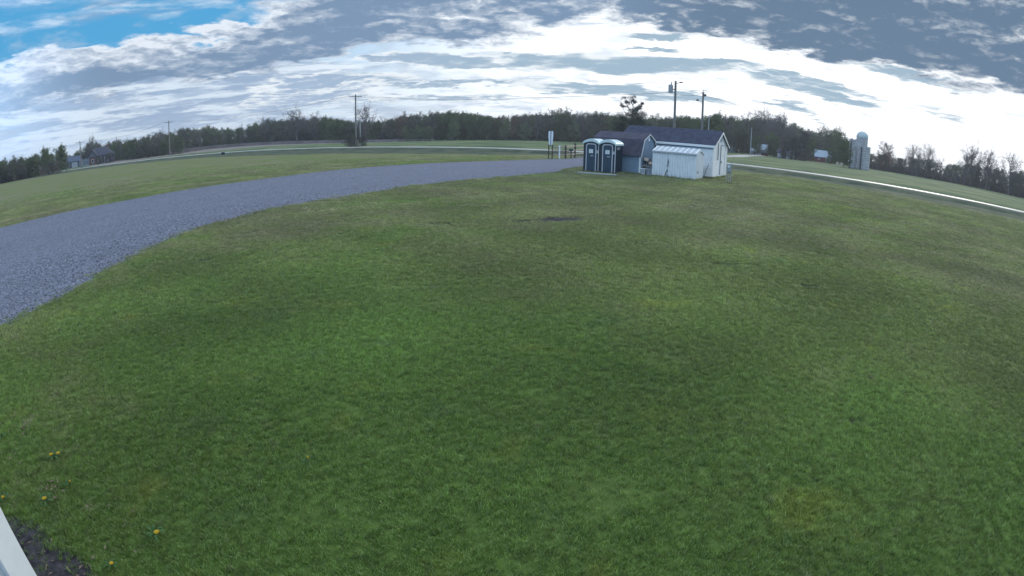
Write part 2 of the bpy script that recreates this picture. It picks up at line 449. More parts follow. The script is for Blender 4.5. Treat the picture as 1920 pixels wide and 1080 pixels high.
def jit(line, amp):
    out = []
    for i, (x, y) in enumerate(line):
        k = mnoise.fractal(Vector((x * .9, y * .9, 3.3)), .9, 2.1, 4) * amp + mnoise.fractal(Vector((x * .22, y * .22, 7.3)), .9, 2.1, 2) * amp * 1.2
        out.append((x + k, y + k * .6))
    return out
gf = jit(gf, .28); gn_ = jit(gn_, .22)
GRAVEL_POLY = gf + gn_[::-1]
BED = [(-9, 2.6), (-5.6, 2.45), (-4.3, 2.12), (-3.8, 2.18), (-3.45, 2.02), (-3.1, 2.0), (-2.85, 1.86), (-2.45, 1.75), (-1.7, 1.2), (-1.4, 0.2), (-1.5, -9), (-9, -9)]
BARE_AND_SHADE = [(1.45, 16.3, .82, .44, .42), (.35, 15.8, .35, .16, .2), (-4.6, 10.9, .38, .10, .25), (-7.6, 13.3, .5, .1, .3), (-6.0, 14.4, .45, .09, .1), (-3.9, 13.2, .6, .07, .0), (-1.9, 15.3, .6, .08, .1), (3.6, 13.1, .6, .10, .0), (4.7, 11.0, .9, .09, -.1),  # bare patch and gouges, plus small ridge shadows painted as dark soil
        (3.6, 4.2, .22, .04, -.25), (-7.3, 10.9, .25, .1, .5), (6.0, 9.4, .5, .08, -.15), (-1.5, 9.0, .5, .05, .1), (8.2, 12.6, .9, .08, -.3), (-2.8, 19.0, .8, .08, .2)]

def bare_shade_mask(x, y):
    x = np.asarray(x, float); y = np.asarray(y, float)
    m = np.zeros(x.shape)
    for cx, cy, a, b_, t in BARE_AND_SHADE:
        u = (x - cx) * math.cos(t) + (y - cy) * math.sin(t); v = -(x - cx) * math.sin(t) + (y - cy) * math.cos(t)
        m = np.maximum(m, 1 - sstep(np.hypot(u / a, v / b_), .75, 1.25))
    return m

LAWN_EDGE = [(-200, 80), (-150, 86), (-115, 95), (-86, 99), (-57.6, 90), (-36.6, 75.5), (-25.9, 69.6), (-14.1, 63.2), (-3.5, 58), (6, 60), (12, 55), (17, 50.5), (21.8, 47.7), (25.9, 44.4), (28.8, 39.8), (31.6, 36.4), (40, 29), (60, 8), (90, -30), (200, -150)]

def build_ground():
    rad = np.concatenate([np.linspace(0.0, 3, 12)[0:1], np.geomspace(.5, 40, 190), np.geomspace(40.6, 400, 190), np.geomspace(430, 5200, 22)])
    rad[0] = 0.02
    azs = np.radians(np.concatenate([np.linspace(-75, 75, 520), np.linspace(78, 282, 80)]))
    A, RR = np.meshgrid(azs, rad)
    X = RR * np.sin(A); Y = RR * np.cos(A)
    Z = gz(X, Y)
    nr, na = X.shape
    dimg = in_poly(X, Y, BED)
    bare = bare_shade_mask(X, Y)
    Z = Z - bare * .035
    Z = Z - np.clip(RR - 600, 0, None) * .004
    # tiny undulation of the mown lawn
    und = 0.02 * np.sin(X * .9 + 1.3 * np.sin(Y * .5)) * np.sin(Y * .8 + 1.1 * np.sin(X * .37)) * sstep(RR, 2, 6)
    Z = Z + und * (1 - in_poly(X, Y, GRAVEL_POLY)) - in_poly(X, Y, GRAVEL_POLY) * .05 * (RR < 75)
    co = np.stack([X, Y, Z], -1).reshape(-1, 3)
    idx = np.arange(nr * na).reshape(nr, na)
    a = idx[:-1, :]; b_ = idx[1:, :]
    a2 = np.roll(a, -1, 1); b2 = np.roll(b_, -1, 1)
    q = np.stack([a, b_, b2, a2], -1).reshape(-1, 4)[:, ::-1]
    me = bpy.data.meshes.new('ground')
    me.vertices.add(len(co)); me.vertices.foreach_set('co', co.ravel())
    me.loops.add(q.size); me.loops.foreach_set('vertex_index', q.ravel())
    me.polygons.add(len(q)); me.polygons.foreach_set('loop_start', np.arange(0, q.size, 4)); me.polygons.foreach_set('loop_total', np.full(len(q), 4))
    me.update(calc_edges=True)
    d = seg_dist(X, Y, ROADS)
    big = LAWN_EDGE + [(300, -400), (-300, -400), (-300, 80)]
    lawnm = in_poly(X, Y, big)
    le = seg_dist(X, Y, LAWN_EDGE)
    sd = np.where(lawnm, -le, le)
    beyond_poly = ROADS + [(600, 0), (900, 3000), (-900, 3000), (-900, 100)]
    bey = in_poly(X, Y, beyond_poly)
    wob = np.vectorize(lambda u, v: mnoise.noise(Vector((u * .25, v * .25, 0))))(X, Y) if False else np.sin(X * .7) * np.sin(Y * .6) * .6
    verge = sstep(sd + wob, -.6, .9) * (~bey)
    verge = np.maximum(verge, sstep(d, 6.5, 4.0) * bey)
    crop = bey * sstep(d, 4.0, 6.5)
    dry = np.zeros_like(X)
    azd = np.degrees(np.arctan2(X, Y))
    dry = sstep(azd, -46, -42) * sstep(azd, -8, -14) * sstep(RR, 172, 178) * sstep(RR, 900, 800) * bey
    dirt_and_shade = np.maximum(bare, dimg.astype(float))
    for n, arr in (('verge', verge), ('crop', crop), ('dry', dry), ('dirt_and_shade', dirt_and_shade)):
        at = me.attributes.new(n, 'FLOAT', 'POINT'); at.data.foreach_set('value', arr.astype(np.float32).ravel())
    me.polygons.foreach_set('use_smooth', [True] * len(q))
    me.materials.append(lawn_material())
    o = bpy.data.objects.new('ground', me); col.objects.link(o); o['kind'] = 'structure'
build_ground()

# ------------------------------------------------------------------ gravel drive
def gravel_material():
    m = bpy.data.materials.new('gravel_stone'); m.use_nodes = True
    nt = m.node_tree; b = NB(nt); p = nt.nodes['Principled BSDF']
    pos = b.new('ShaderNodeNewGeometry').outputs['Position']
    vo = b.new('ShaderNodeTexVoronoi', feature='F1'); b.put(vo.inputs['Vector'], pos); vo.inputs['Scale'].default_value = 32
    cell = b.sep(vo.outputs['Color'])[0]
    vo2 = b.new('ShaderNodeTexVoronoi', feature='F1'); b.put(vo2.inputs['Vector'], pos); vo2.inputs['Scale'].default_value = 60
    cell2 = b.sep(vo2.outputs['Color'])[1]
    f = b.m('ADD', b.m('MULTIPLY', cell, .6), b.m('MULTIPLY', cell2, .4))
    c = b.mix(b.ss(f, .22, .85), (0.020, 0.024, 0.036), (0.33, 0.36, 0.47))
    n1 = b.noise(pos, .25, 4, .55)
    # wheel tracks worn along the drive, finer and paler
    tr = b.new('ShaderNodeAttribute', attribute_name='track').outputs['Fac']
    c = b.mix(b.m('MULTIPLY', tr, b.ss(n1, .2, .5, .05, .42)), c, (0.19, 0.205, 0.265))
    c = b.mix(b.ss(n1, .42, .62, 0, .30), c, (0.155, 0.17, 0.225))
    n2 = b.noise(b.v('MULTIPLY', pos, (1.2, 1.2, 1)), 1.0, 5, .6)
    c = b.mix(b.ss(n2, .56, .72, 0, .35), c, (0.10, 0.105, 0.125))
    b.put(p.inputs['Base Color'], c)
    p.inputs['Roughness'].default_value = .85; p.inputs['Specular IOR Level'].default_value = .25
    bn = b.new('ShaderNodeBump'); bn.inputs['Distance'].default_value = .03; bn.inputs['Strength'].default_value = 1.0
    b.put(bn.inputs['Height'], b.m('SUBTRACT', b.m('MULTIPLY', n2, .6), b.m('ADD', vo.outputs['Distance'], b.m('MULTIPLY', vo2.outputs['Distance'], .4))))
    nt.links.new(bn.outputs[0], p.inputs['Normal'])
    return m
GRAVM = gravel_material()

def strip_mesh(name, left, right, zf, material, cols=10):
    """sheet between two lines of points, resampled to the same count"""
    def res(line, n):
        a = np.array(line); s = np.concatenate([[0], np.cumsum(np.hypot(*np.diff(a, axis=0).T))])
        t = np.linspace(0, s[-1], n)
        return np.stack([np.interp(t, s, a[:, 0]), np.interp(t, s, a[:, 1])], 1)
    n = max(len(left), len(right))
    L, Rr = res(left, n), res(right, n)
    mb = MB(); vs = []; fs = []
    for i in range(n):
        for j in range(cols + 1):
            t = j / cols; x, y = L[i] * (1 - t) + Rr[i] * t
            vs.append((x, y, zf(x, y, t)))
    for i in range(n - 1):
        for j in range(cols):
            k = i * (cols + 1) + j
            fs.append((k, k + 1, k + cols + 2, k + cols + 1))
    mb.add(vs, fs)
    o = mb.build(name, material, None, smooth=True)
    o['kind'] = 'structure'
    return o
gd = strip_mesh('gravel_drive', gf, gn_, lambda x, y, t: .022 + .05 * math.sin(math.pi * t) ** .6 - (.06 if t in (0, 1) else 0), GRAVM, 28)
ta_ = gd.data.attributes.new('track', 'FLOAT', 'POINT')
_t = (np.arange(len(gd.data.vertices)) % 29) / 28
_g = lambda c, w: np.exp(-((_t - c) / w) ** 2)
ta_.data.foreach_set('value', np.clip(_g(.30, .05) + _g(.44, .05) + .8 * _g(.62, .045) + .8 * _g(.74, .045), 0, 1).astype(np.float32))

# ------------------------------------------------------------------ country road and farm lane
roadm = mat('road_surface', (0.38, 0.375, 0.35), .55, .12, .4, .6, .003, 40)
def road(name, line, w, step, m):
    c = smooth_line(line, step)
    t = np.gradient(c, axis=0); t /= np.linalg.norm(t, axis=1)[:, None]
    nrm = np.stack([-t[:, 1], t[:, 0]], 1)
    prof = [(-w / 2 - .5, -.2), (-w / 2, .035), (-w / 4, .06), (0, .085), (w / 4, .06), (w / 2, .035), (w / 2 + .5, -.2)]
    vs = []; fs = []
    for i in range(len(c)):
        zc = float(gz(c[i][0], c[i][1]))
        for o_, z_ in prof:
            q = c[i] + nrm[i] * o_
            vs.append((q[0], q[1], zc + z_))
    k = len(prof)
    for i in range(len(c) - 1):
        for j in range(k - 1):
            a = i * k + j
            fs.append((a, a + 1, a + k + 1, a + k))
    o = MB().add(vs, fs).build(name, m, None)
    o['kind'] = 'structure'
    return o
road('road', ROAD, 2.5, 3.0, roadm)
lanem = mat('lane_gravel', (0.33, 0.32, 0.32), .8, .15, .4, .3, .01, 12)
road('farm_lane', [(24.5, 66.0), (31, 80), (37, 94), (48, 111), (62, 136), (80, 165), (93, 188)], 3.6, 3.0, lanem)

# ------------------------------------------------------------------ grass: real blades, instanced tufts
def blade_material():
    m = bpy.data.materials.new('grass_blade'); m.use_nodes = True
    nt = m.node_tree; b = NB(nt)
    for n in list(nt.nodes): nt.nodes.remove(n)
    pos = b.new('ShaderNodeNewGeometry').outputs['Position']
    c = lawn_color(b, b.v('MULTIPLY', pos, (1, 1, 0)), 1.0)
    rnd = b.new('ShaderNodeObjectInfo').outputs['Random']
    rnd2 = b.m('FRACT', b.m('MULTIPLY', rnd, 37.7))
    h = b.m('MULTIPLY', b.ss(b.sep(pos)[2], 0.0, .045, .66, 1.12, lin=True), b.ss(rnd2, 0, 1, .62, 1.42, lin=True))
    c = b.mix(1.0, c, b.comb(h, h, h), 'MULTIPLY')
    c = b.mix(b.ss(rnd, .90, 1.0, 0, .5), c, (0.16, 0.145, 0.07))
    df = b.new('ShaderNodeBsdfDiffuse'); b.put(df.inputs[0], c)
    tr = b.new('ShaderNodeBsdfTranslucent'); b.put(tr.inputs[0], b.mix(1.0, c, (1.15, 1.2, .7), 'MULTIPLY'))
    mx = b.new('ShaderNodeMixShader'); mx.inputs[0].default_value = .30
    nt.links.new(df.outputs[0], mx.inputs[1]); nt.links.new(tr.outputs[0], mx.inputs[2])
    gl = b.new('ShaderNodeBsdfGlossy'); gl.inputs[0].default_value = (.8, .85, .9, 1); gl.inputs['Roughness'].default_value = .42
    m2 = b.new('ShaderNodeMixShader'); m2.inputs[0].default_value = .065
    nt.links.new(mx.outputs[0], m2.inputs[1]); nt.links.new(gl.outputs[0], m2.inputs[2])
    out = b.new('ShaderNodeOutputMaterial'); nt.links.new(m2.outputs[0], out.inputs[0])
    return m

def scatter(name, proto, protos_n, pts, rots, scl, material, cat_label=None):
    """one object: prototype islands + a cloud of points; geometry nodes put an island on every point.
    proto: list of (verts, faces) ; everything lives inside this one mesh"""
    vs = []; fs = []; cid = []; fm = []
    for k, (v, f) in enumerate(proto):
        o = len(vs); vs += v; fs += [tuple(i + o for i in q) for q in f]; cid += [k] * len(v)
    n0 = len(vs)
    me = bpy.data.meshes.new(name)
    me.from_pydata(vs + [tuple(p) for p in pts], [], fs)
    me.materials.append(material)
    at = me.attributes.new('pid', 'INT', 'POINT')
    ids = np.concatenate([np.array(cid), np.full(len(pts), -1)]).astype(np.int32)
    at.data.foreach_set('value', ids)
    ra = me.attributes.new('rz', 'FLOAT', 'POINT'); ra.data.foreach_set('value', np.concatenate([np.zeros(n0), rots]).astype(np.float32))
    sa = me.attributes.new('sc', 'FLOAT', 'POINT'); sa.data.foreach_set('value', np.concatenate([np.ones(n0), scl]).astype(np.float32))
    ng = bpy.data.node_groups.new(name + '_nodes', 'GeometryNodeTree')
    ng.interface.new_socket('Geometry', in_out='INPUT', socket_type='NodeSocketGeometry')
    ng.interface.new_socket('Geometry', in_out='OUTPUT', socket_type='NodeSocketGeometry')
    N = ng.nodes; Lk = ng.links
    gi = N.new('NodeGroupInput'); go = N.new('NodeGroupOutput')
    def attr(nm, t):
        a = N.new('GeometryNodeInputNamedAttribute'); a.data_type = t; a.inputs['Name'].default_value = nm
        return a.outputs[0]
    def cmp_eq(val):
        c = N.new('FunctionNodeCompare'); c.data_type = 'INT'; c.operation = 'EQUAL'
        Lk.new(attr('pid', 'INT'), c.inputs[2]); c.inputs[3].default_value = val
        return c.outputs[0]
    def sep(val):
        s_ = N.new('GeometryNodeSeparateGeometry'); s_.domain = 'POINT'
        Lk.new(gi.outputs[0], s_.inputs[0]); Lk.new(cmp_eq(val), s_.inputs[1])
        return s_.outputs[0]
    gti = N.new('GeometryNodeGeometryToInstance')
    for k in range(len(proto) - 1, -1, -1): Lk.new(sep(k), gti.inputs[0])
    iop = N.new('GeometryNodeInstanceOnPoints')
    Lk.new(sep(-1), iop.inputs['Points']); Lk.new(gti.outputs[0], iop.inputs['Instance'])
    iop.inputs['Pick Instance'].default_value = True
    rv = N.new('FunctionNodeRandomValue'); rv.data_type = 'INT'
    rv.inputs[4].default_value = 0; rv.inputs[5].default_value = len(proto) - 1
    Lk.new(rv.outputs[2], iop.inputs['Instance Index'])
    cx = N.new('ShaderNodeCombineXYZ'); Lk.new(attr('rz', 'FLOAT'), cx.inputs[2])
    Lk.new(cx.outputs[0], iop.inputs['Rotation'])
    Lk.new(attr('sc', 'FLOAT'), iop.inputs['Scale'])
    Lk.new(iop.outputs[0], go.inputs[0])
    o = bpy.data.objects.new(name, me); col.objects.link(o)
    md = o.modifiers.new('scatter', 'NODES'); md.node_group = ng
    o['kind'] = 'stuff'
    return o

def tuft(seed, n, rad, h0, h1, w, lean=.5):
    r = random.Random(seed); v = []; f = []
    for i in range(n):
        a = r.uniform(0, 6.283); q = rad * math.sqrt(r.random())
        x, y = q * math.cos(a), q * math.sin(a)
        h = r.uniform(h0, h1); t = r.uniform(0, 6.283); ln = r.uniform(.1, lean) * h
        dx, dy = math.cos(t) * ln, math.sin(t) * ln
        u = r.uniform(0, 6.283); wx, wy = math.cos(u) * w * r.uniform(.6, 1.2), math.sin(u) * w * r.uniform(.6, 1.2)
        k = len(v)
        v += [(x - wx, y - wy, -.01), (x + wx, y + wy, -.01), (x + dx * .4 + wx * .8, y + dy * .4 + wy * .8, h * .6), (x + dx * .4 - wx * .8, y + dy * .4 - wy * .8, h * .6), (x + dx, y + dy, h)]
        f += [(k, k + 1, k + 2, k + 3), (k + 3, k + 2, k + 4)]
    return v, f

def fan_points(r0, r1, dens, az0=-72, az1=72):
    a = math.radians(az1 - az0) / 2 * (r1 * r1 - r0 * r0)
    n = int(a * dens)
    rr = np.sqrt(nrg.uniform(r0 * r0, r1 * r1, n)); aa = np.radians(nrg.uniform(az0, az1, n))
    return rr * np.sin(aa), rr * np.cos(aa)

def lawn_ok(x, y):
    g = in_poly(x, y, GRAVEL_POLY); bed = in_poly(x, y, BED)
    far = ~in_poly(x, y, LAWN_EDGE + [(300, -400), (-300, -400), (-300, 80)])
    creep = seg_dist(x, y, gn_[::3]); creep2 = seg_dist(x, y, gf[::3])
    edge = np.exp(-np.minimum(creep, creep2) / .16)
    g &= nrg.random(len(x)) > edge * .75
    bed &= nrg.random(len(x)) > np.exp(-seg_dist(x, y, BED) / .07) * .8
    keep = ~(g | bed | far)
    keep &= nrg.random(len(x)) > bare_shade_mask(x, y) * 1.02
    # thin spots
    th = np.sin(x * 1.7 + 2 * np.sin(y * .9)) * np.sin(y * 2.1 + 1.6 * np.sin(x * .8))
    keep &= nrg.random(len(x)) > sstep(th, .62, .95) * .5
    for (ox, oy, ang, x0, x1, y0, y1) in FOOT:
        u = (x - ox) * math.cos(ang) + (y - oy) * math.sin(ang); v = -(x - ox) * math.sin(ang) + (y - oy) * math.cos(ang)
        keep &= ~((u > x0) & (u < x1) & (v > y0) & (v < y1))
    return keep

A1 = math.atan2(-.6, .8)          # run of the sheds' long walls
A2 = math.atan2(-.55, .83)        # run of the toilets
FOOT = [(13.8, 36.0, A1, -7.3, 0, 0, 3.8), (8.5, 35.9, A1, -3.75, 0, 0, 2.75), (11.6, 33.3, A1, -3.05, 0, 0, 1.6), (6.7, 34.9, A2, -2.4, 0, 0, 1.2)]
BL = blade_material()
def lay_grass():
    for nm, r0, r1, dens, tf, s0, s1 in (
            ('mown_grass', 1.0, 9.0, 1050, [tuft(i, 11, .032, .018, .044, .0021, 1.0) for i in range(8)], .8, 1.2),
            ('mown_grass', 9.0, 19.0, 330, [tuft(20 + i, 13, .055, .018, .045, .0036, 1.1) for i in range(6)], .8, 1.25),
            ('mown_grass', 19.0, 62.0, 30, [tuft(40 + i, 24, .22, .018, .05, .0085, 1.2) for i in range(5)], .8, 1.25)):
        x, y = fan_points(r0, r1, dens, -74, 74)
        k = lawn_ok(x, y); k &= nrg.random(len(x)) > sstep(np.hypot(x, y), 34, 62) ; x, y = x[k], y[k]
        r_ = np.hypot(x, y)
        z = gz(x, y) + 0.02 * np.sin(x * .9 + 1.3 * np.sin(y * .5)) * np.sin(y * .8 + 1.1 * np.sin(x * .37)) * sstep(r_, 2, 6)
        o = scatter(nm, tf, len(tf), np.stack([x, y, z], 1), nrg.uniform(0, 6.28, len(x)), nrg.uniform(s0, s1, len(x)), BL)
lay_grass()

def lay_stones():
    x, y = fan_points(9.0, 26.0, 70, -74, -5)
    k = in_poly(x, y, GRAVEL_POLY) & (nrg.random(len(x)) < sstep(np.hypot(x, y), 28, 12)); x, y = x[k], y[k]
    pr = []
    for i in range(5):
        r = random.Random(90 + i)
        bm = bmesh.new(); bmesh.ops.create_icosphere(bm, subdivisions=1, radius=.016)
        for v in bm.verts: v.co = Vector((v.co.x * r.uniform(.8, 1.3), v.co.y * r.uniform(.7, 1.2), v.co.z * r.uniform(.5, .9)))
        pr.append(([tuple(v.co) for v in bm.verts], [tuple(v.index for v in f.verts) for f in bm.faces])); bm.free()
    m = mat('loose_stone', (0.34, 0.335, 0.37), .8, .5, 30, .3)
    nt = m.node_tree; b = NB(nt)
    rnd = b.new('ShaderNodeObjectInfo').outputs['Random']
    b.put(nt.nodes['Principled BSDF'].inputs['Base Color'], b.mix(rnd, (0.02, 0.024, 0.036), (0.38, 0.42, 0.54)))
    o = scatter('loose_gravel', pr, 5, np.stack([x, y, np.full(len(x), .055)], 1), nrg.uniform(0, 6.28, len(x)), nrg.uniform(.5, 1.3, len(x)), m)
lay_stones()

def long_grass():
    """untrimmed grass against the foot of walls, posts and the plank"""
    lines = []
    for (ox, oy, ang, x0, x1, y0, y1) in FOOT:
        c, s_ = math.cos(ang), math.sin(ang)
        P = [(x0, y0), (x1, y0), (x1, y1)]
        P = [(ox + c * a - s_ * b_, oy + s_ * a + c * b_) for a, b_ in P]
        lines += [(P[0], P[1]), (P[1], P[2])]
    lines += [((4.05, 35.15), (6.55, 33.75)), ((-2.3, 1.2), (-6, 1.25))]
    xs, ys = [], []
    for (a, b_) in lines:
        L = math.hypot(b_[0] - a[0], b_[1] - a[1])
        for _ in range(int(L * 34)):
            t = rng.random(); xs.append(a[0] + (b_[0] - a[0]) * t + rng.gauss(0, .04)); ys.append(a[1] + (b_[1] - a[1]) * t + rng.gauss(0, .04) - .05)
    for (px, py) in ((3.28, 51.2), (3.61, 51.2), (4.25, 50.6), (4.95, 52), (6.15, 54.6), (5.55, 52.6), (13.62, 32.8), (13.75, 32.75), (13.87, 32.7)):
        for _ in range(22): xs.append(px + rng.gauss(0, .14)); ys.append(py + rng.gauss(0, .14))
    n = len(xs); xs = np.array(xs); ys = np.array(ys)
    scatter('untrimmed_grass', [tuft(60 + i, 16, .06, .06, .17, .006, .7) for i in range(4)], 4, np.stack([xs, ys, gz(xs, ys)], 1), nrg.uniform(0, 6.28, n), nrg.uniform(.6, 1.2, n), BL)
long_grass()

# ------------------------------------------------------------------ paints and materials of the built things
M = dict(
    white=mat('white_siding', (0.80, 0.82, 0.83), .55, .06, 1.2, .4, tint=((0.50, 0.52, 0.50), .35)),
    trim=mat('white_trim', (0.80, 0.82, 0.83), .5, .05, 2, .4),
    shingle=mat('dark_shingle', (0.062, 0.068, 0.105), .9, .35, 2.5, .2, .006, 26),
    brown_shingle=mat('brown_shingle', (0.078, 0.076, 0.105), .9, .3, 2.5, .2, .006, 26),
    blue=mat('blue_grey_siding', (0.23, 0.31, 0.41), .7, .10, 1.5, .3),
    metal=mat('white_metal', (0.76, 0.79, 0.82), .45, .10, 2.0, .5, streak=(7.0, (0.20, 0.16, 0.14), .02, .40, .55)),
    metalroof=mat('pale_metal_roof', (0.42, 0.47, 0.53), .4, .12, 3.0, .5, tint=((0.36, 0.38, 0.42), .5)),
    rust=mat('rusty_steel', (0.05, 0.04, 0.045), .8, .5, 20, .3),
    loo=mat('dark_green_plastic', (0.018, 0.034, 0.054), .5, .18, 3, .5),
    loo_door=mat('door_plastic', (0.028, 0.055, 0.085), .45, .15, 3, .5),
    loo_roof=mat('pale_roof_plastic', (0.60, 0.72, 0.74), .4, .08, 3, .5),
    loo_trim=mat('grey_white_trim', (0.52, 0.54, 0.58), .5, .12, 4, .4),
    paper=mat('white_sign_face', (0.78, 0.82, 0.86), .5, .04, 8, .4),
    ink=mat('dark_ink', (0.05, 0.06, 0.08), .6, .1, 8, .2),
    plank=mat('painted_plank', (0.42, 0.45, 0.47), .7, .15, 4, .3),
    tan=mat('tan_cushion', (0.50, 0.42, 0.36), .9, .15, 5, .1),
    black=mat('black_plastic', (0.02, 0.018, 0.022), .5, .3, 10, .4),
    crate=mat('grey_crate', (0.33, 0.36, 0.42), .8, .25, 8, .3),
    wood=mat('brown_fence_wood', (0.085, 0.058, 0.050), .85, .35, 6, .2, .004, 30),
    rail=mat('weathered_rail', (0.40, 0.35, 0.29), .85, .3, 6, .2, .004, 30),
    pole=mat('weathered_pole', (0.20, 0.19, 0.19), .9, .25, 2, .2, .006, 12),
    polem=mat('grey_steel', (0.32, 0.35, 0.38), .5, .15, 5, .5),
    dark=mat('dark_fitting', (0.06, 0.07, 0.08), .6, .2, 6, .4),
    wire=mat('wire', (0.05, 0.055, 0.06), .6, .1, 3, .3),
    glassy=mat('insulator', (0.35, 0.37, 0.40), .3, .1, 8, .5),
    stave=mat('silo_concrete', (0.40, 0.395, 0.41), .85, .30, .9, .2, .02, 4, tint=((0.24, 0.24, 0.26), .7)),
    hoop=mat('silo_hoop', (0.66, 0.68, 0.72), .6, .2, 2, .4),
    dome=mat('silo_dome_metal', (0.42, 0.50, 0.52), .45, .12, 1, .5),
    red=mat('barn_red', (0.17, 0.055, 0.06), .85, .25, 1, .2),
    paleroof=mat('pale_blue_roof', (0.27, 0.35, 0.43), .45, .1, .8, .5),
    farmwhite=mat('farmhouse_white', (0.45, 0.50, 0.56), .7, .08, 1, .3),
    houseroof=mat('slate_roof', (0.060, 0.065, 0.095), .9, .2, 1, .2, .01, 9),
    housewall=mat('house_wall', (0.13, 0.14, 0.18), .85, .15, .8, .2),
    garageroof=mat('blue_slate_roof', (0.075, 0.105, 0.16), .85, .15, .8, .2),
    glass=mat('window_glass', (0.05, 0.07, 0.09), .08, .1, 1, .8),
    brick=mat('porch_brick', (0.16, 0.075, 0.075), .9, .2, 3, .2),
    tarp=mat('dark_tarp', (0.10, 0.095, 0.10), .7, .3, 3, .3),
    steelwhite=mat('white_steel_panel', (0.66, 0.70, 0.76), .42, .06, 3, .5, tint=((0.45, 0.48, 0.52), .3)),
)

# ------------------------------------------------------------------ big white shed
def lap_siding(mb, x0, x1, zs, z1, y, out, pitch=.11, axis='x', clip=None):
    """courses of clapboard, each a wedge that overhangs the one below"""
    z = zs; d = .018
    while z < z1 - 1e-3:
        zt = min(z + pitch, z1)
        a0, a1 = (x0, x1) if clip is None else clip(z, zt)
        if a1 - a0 > .03:
            if axis == 'x':
                mb.add([(a0, y + out * d, z), (a1, y + out * d, z), (a1, y + out * .003, zt), (a0, y + out * .003, zt), (a0, y, z), (a1, y, z)], [(0, 1, 2, 3), (4, 5, 1, 0)])
            else:
                mb.add([(y + out * d, a0, z), (y + out * d, a1, z), (y + out * .003, a1, zt), (y + out * .003, a0, zt), (y, a0, z), (y, a1, z)], [(0, 1, 2, 3), (4, 5, 1, 0)])
        z = zt

def big_shed():
    L, W, E, Rz = 7.3, 3.8, 2.36, 3.33
    t = thing('storage_shed', 'large white lap-sided shed with long dark shingle roof, tallest of the huddle of sheds', 'shed', (13.8, 36.0, 0), A1)
    mb = MB()
    mb.prism([(0, .12), (W, .12), (W, E), (W / 2, Rz - .06), (0, E)], 'x', -L, 0)
    mb.build('wall', M['white'], t)
    mb = MB(); lap_siding(mb, -L, 0, .14, E - .12, 0, -1)
    lap_siding(mb, .08, W - .08, .14, Rz - .1, 0, 1, axis='y', clip=lambda z, zt: ((.0 if zt < E else (zt - E) / (Rz - E) * W / 2) + .06, W - (.0 if zt < E else (zt - E) / (Rz - E) * W / 2) - .06))
    mb.build('siding', M['white'], t, kind='stuff')
    rf = MB(); th = .07; oh = .16; k = (Rz - E) / (W / 2)
    prof = [(-oh, E - oh * k), (W / 2, Rz), (W + oh, E - oh * k), (W + oh, E - oh * k + th), (W / 2, Rz + th), (-oh, E - oh * k + th)]
    rf.prism(prof, 'x', -L - .14, .14)
    roof = rf.build('roof', M['shingle'], t)
    sh = MB()
    n = 14
    for i in range(n):            # shingle courses, stepped down the front slope
        y0 = -oh + (W / 2 + oh) * i / n; y1 = -oh + (W / 2 + oh) * (i + 1) / n
        za = E - oh * k + th + k * (y0 + oh); zb = za + k * (y1 - y0)
        sh.add([(-L - .14, y0, za + .014), (.14, y0, za + .014), (.14, y1, zb + .002), (-L - .14, y1, zb + .002), (-L - .14, y0, za), (.14, y0, za)], [(0, 1, 2, 3), (4, 5, 1, 0)])
    sh.build('shingle_courses', M['shingle'], roof, kind='stuff')
    f = MB(); f.box(-L - .16, .16, -oh - .03, -oh, E - oh * k - .13, E - oh * k + .03); f.build('eave_board', M['trim'], t)
    f = MB(); f.box(-L, 0, -.045, -.02, E - .32, E - .2); f.build('eave_shadow_band', M['blue'], t)  # blue strip that paints the shadow under the eave
    for s in (0, 1):              # barge boards on the gable
        f = MB(); a = (-oh - .02, E - oh * k - .04); c = (W / 2, Rz)
        if s: a = (W + oh + .02, a[1])
        f.prism([a, (c[0], c[1] + .0), (c[0], c[1] - .15), (a[0], a[1] - .13)], 'x', .142, .175)
        f.build('barge_board', M['trim'], t)
    for (x, y) in ((0, 0), (0, W)):
        f = MB(); f.box(x - .09, x + .028, y - .03 if y == 0 else y - .09, y + .09 if y == 0 else y + .03, .1, E - .05); f.build('corner_board', M['trim'], t)
    f = MB(); f.box(-L, -.0, .05, W - .05, .0, .12); f.build('skid', M['black'], t)
    f = MB(); f.box(-L, .02, -.035, -.02, .10, .2); f.box(.022, .04, 0, W, .10, .2); f.build('skirt_board', M['trim'], t)
    # door in the gable, outlined in dark trim, conduit beside it
    d = MB(); d.box(.03, .05, 1.95, 3.05, .22, 2.32); door = d.build('door', M['white'], t)
    e = MB()
    for (ya, yb, za, zb) in ((1.90, 1.95, .2, 2.38), (3.05, 3.10, .2, 2.38), (1.90, 3.10, 2.32, 2.38)): e.box(.035, .062, ya, yb, za, zb)
    e.build('frame', M['crate'], door)
    h = MB(); h.box(.05, .09, 2.06, 2.12, 1.05, 1.2); h.build('handle', M['dark'], door)
    c = MB(); c.tube((.05, 1.15, 1.28), (.05, 1.15, 3.0), .028, n=6); c.tube((.05, 1.15, 3.0), (.12, 1.9, 3.2), .022, n=6); c.build('conduit', M['dark'], t)
    v = MB(); v.box(.03, .06, 1.72, 2.08, 2.62, 2.92); v.build('gable_vent', M['crate'], t)
big_shed()

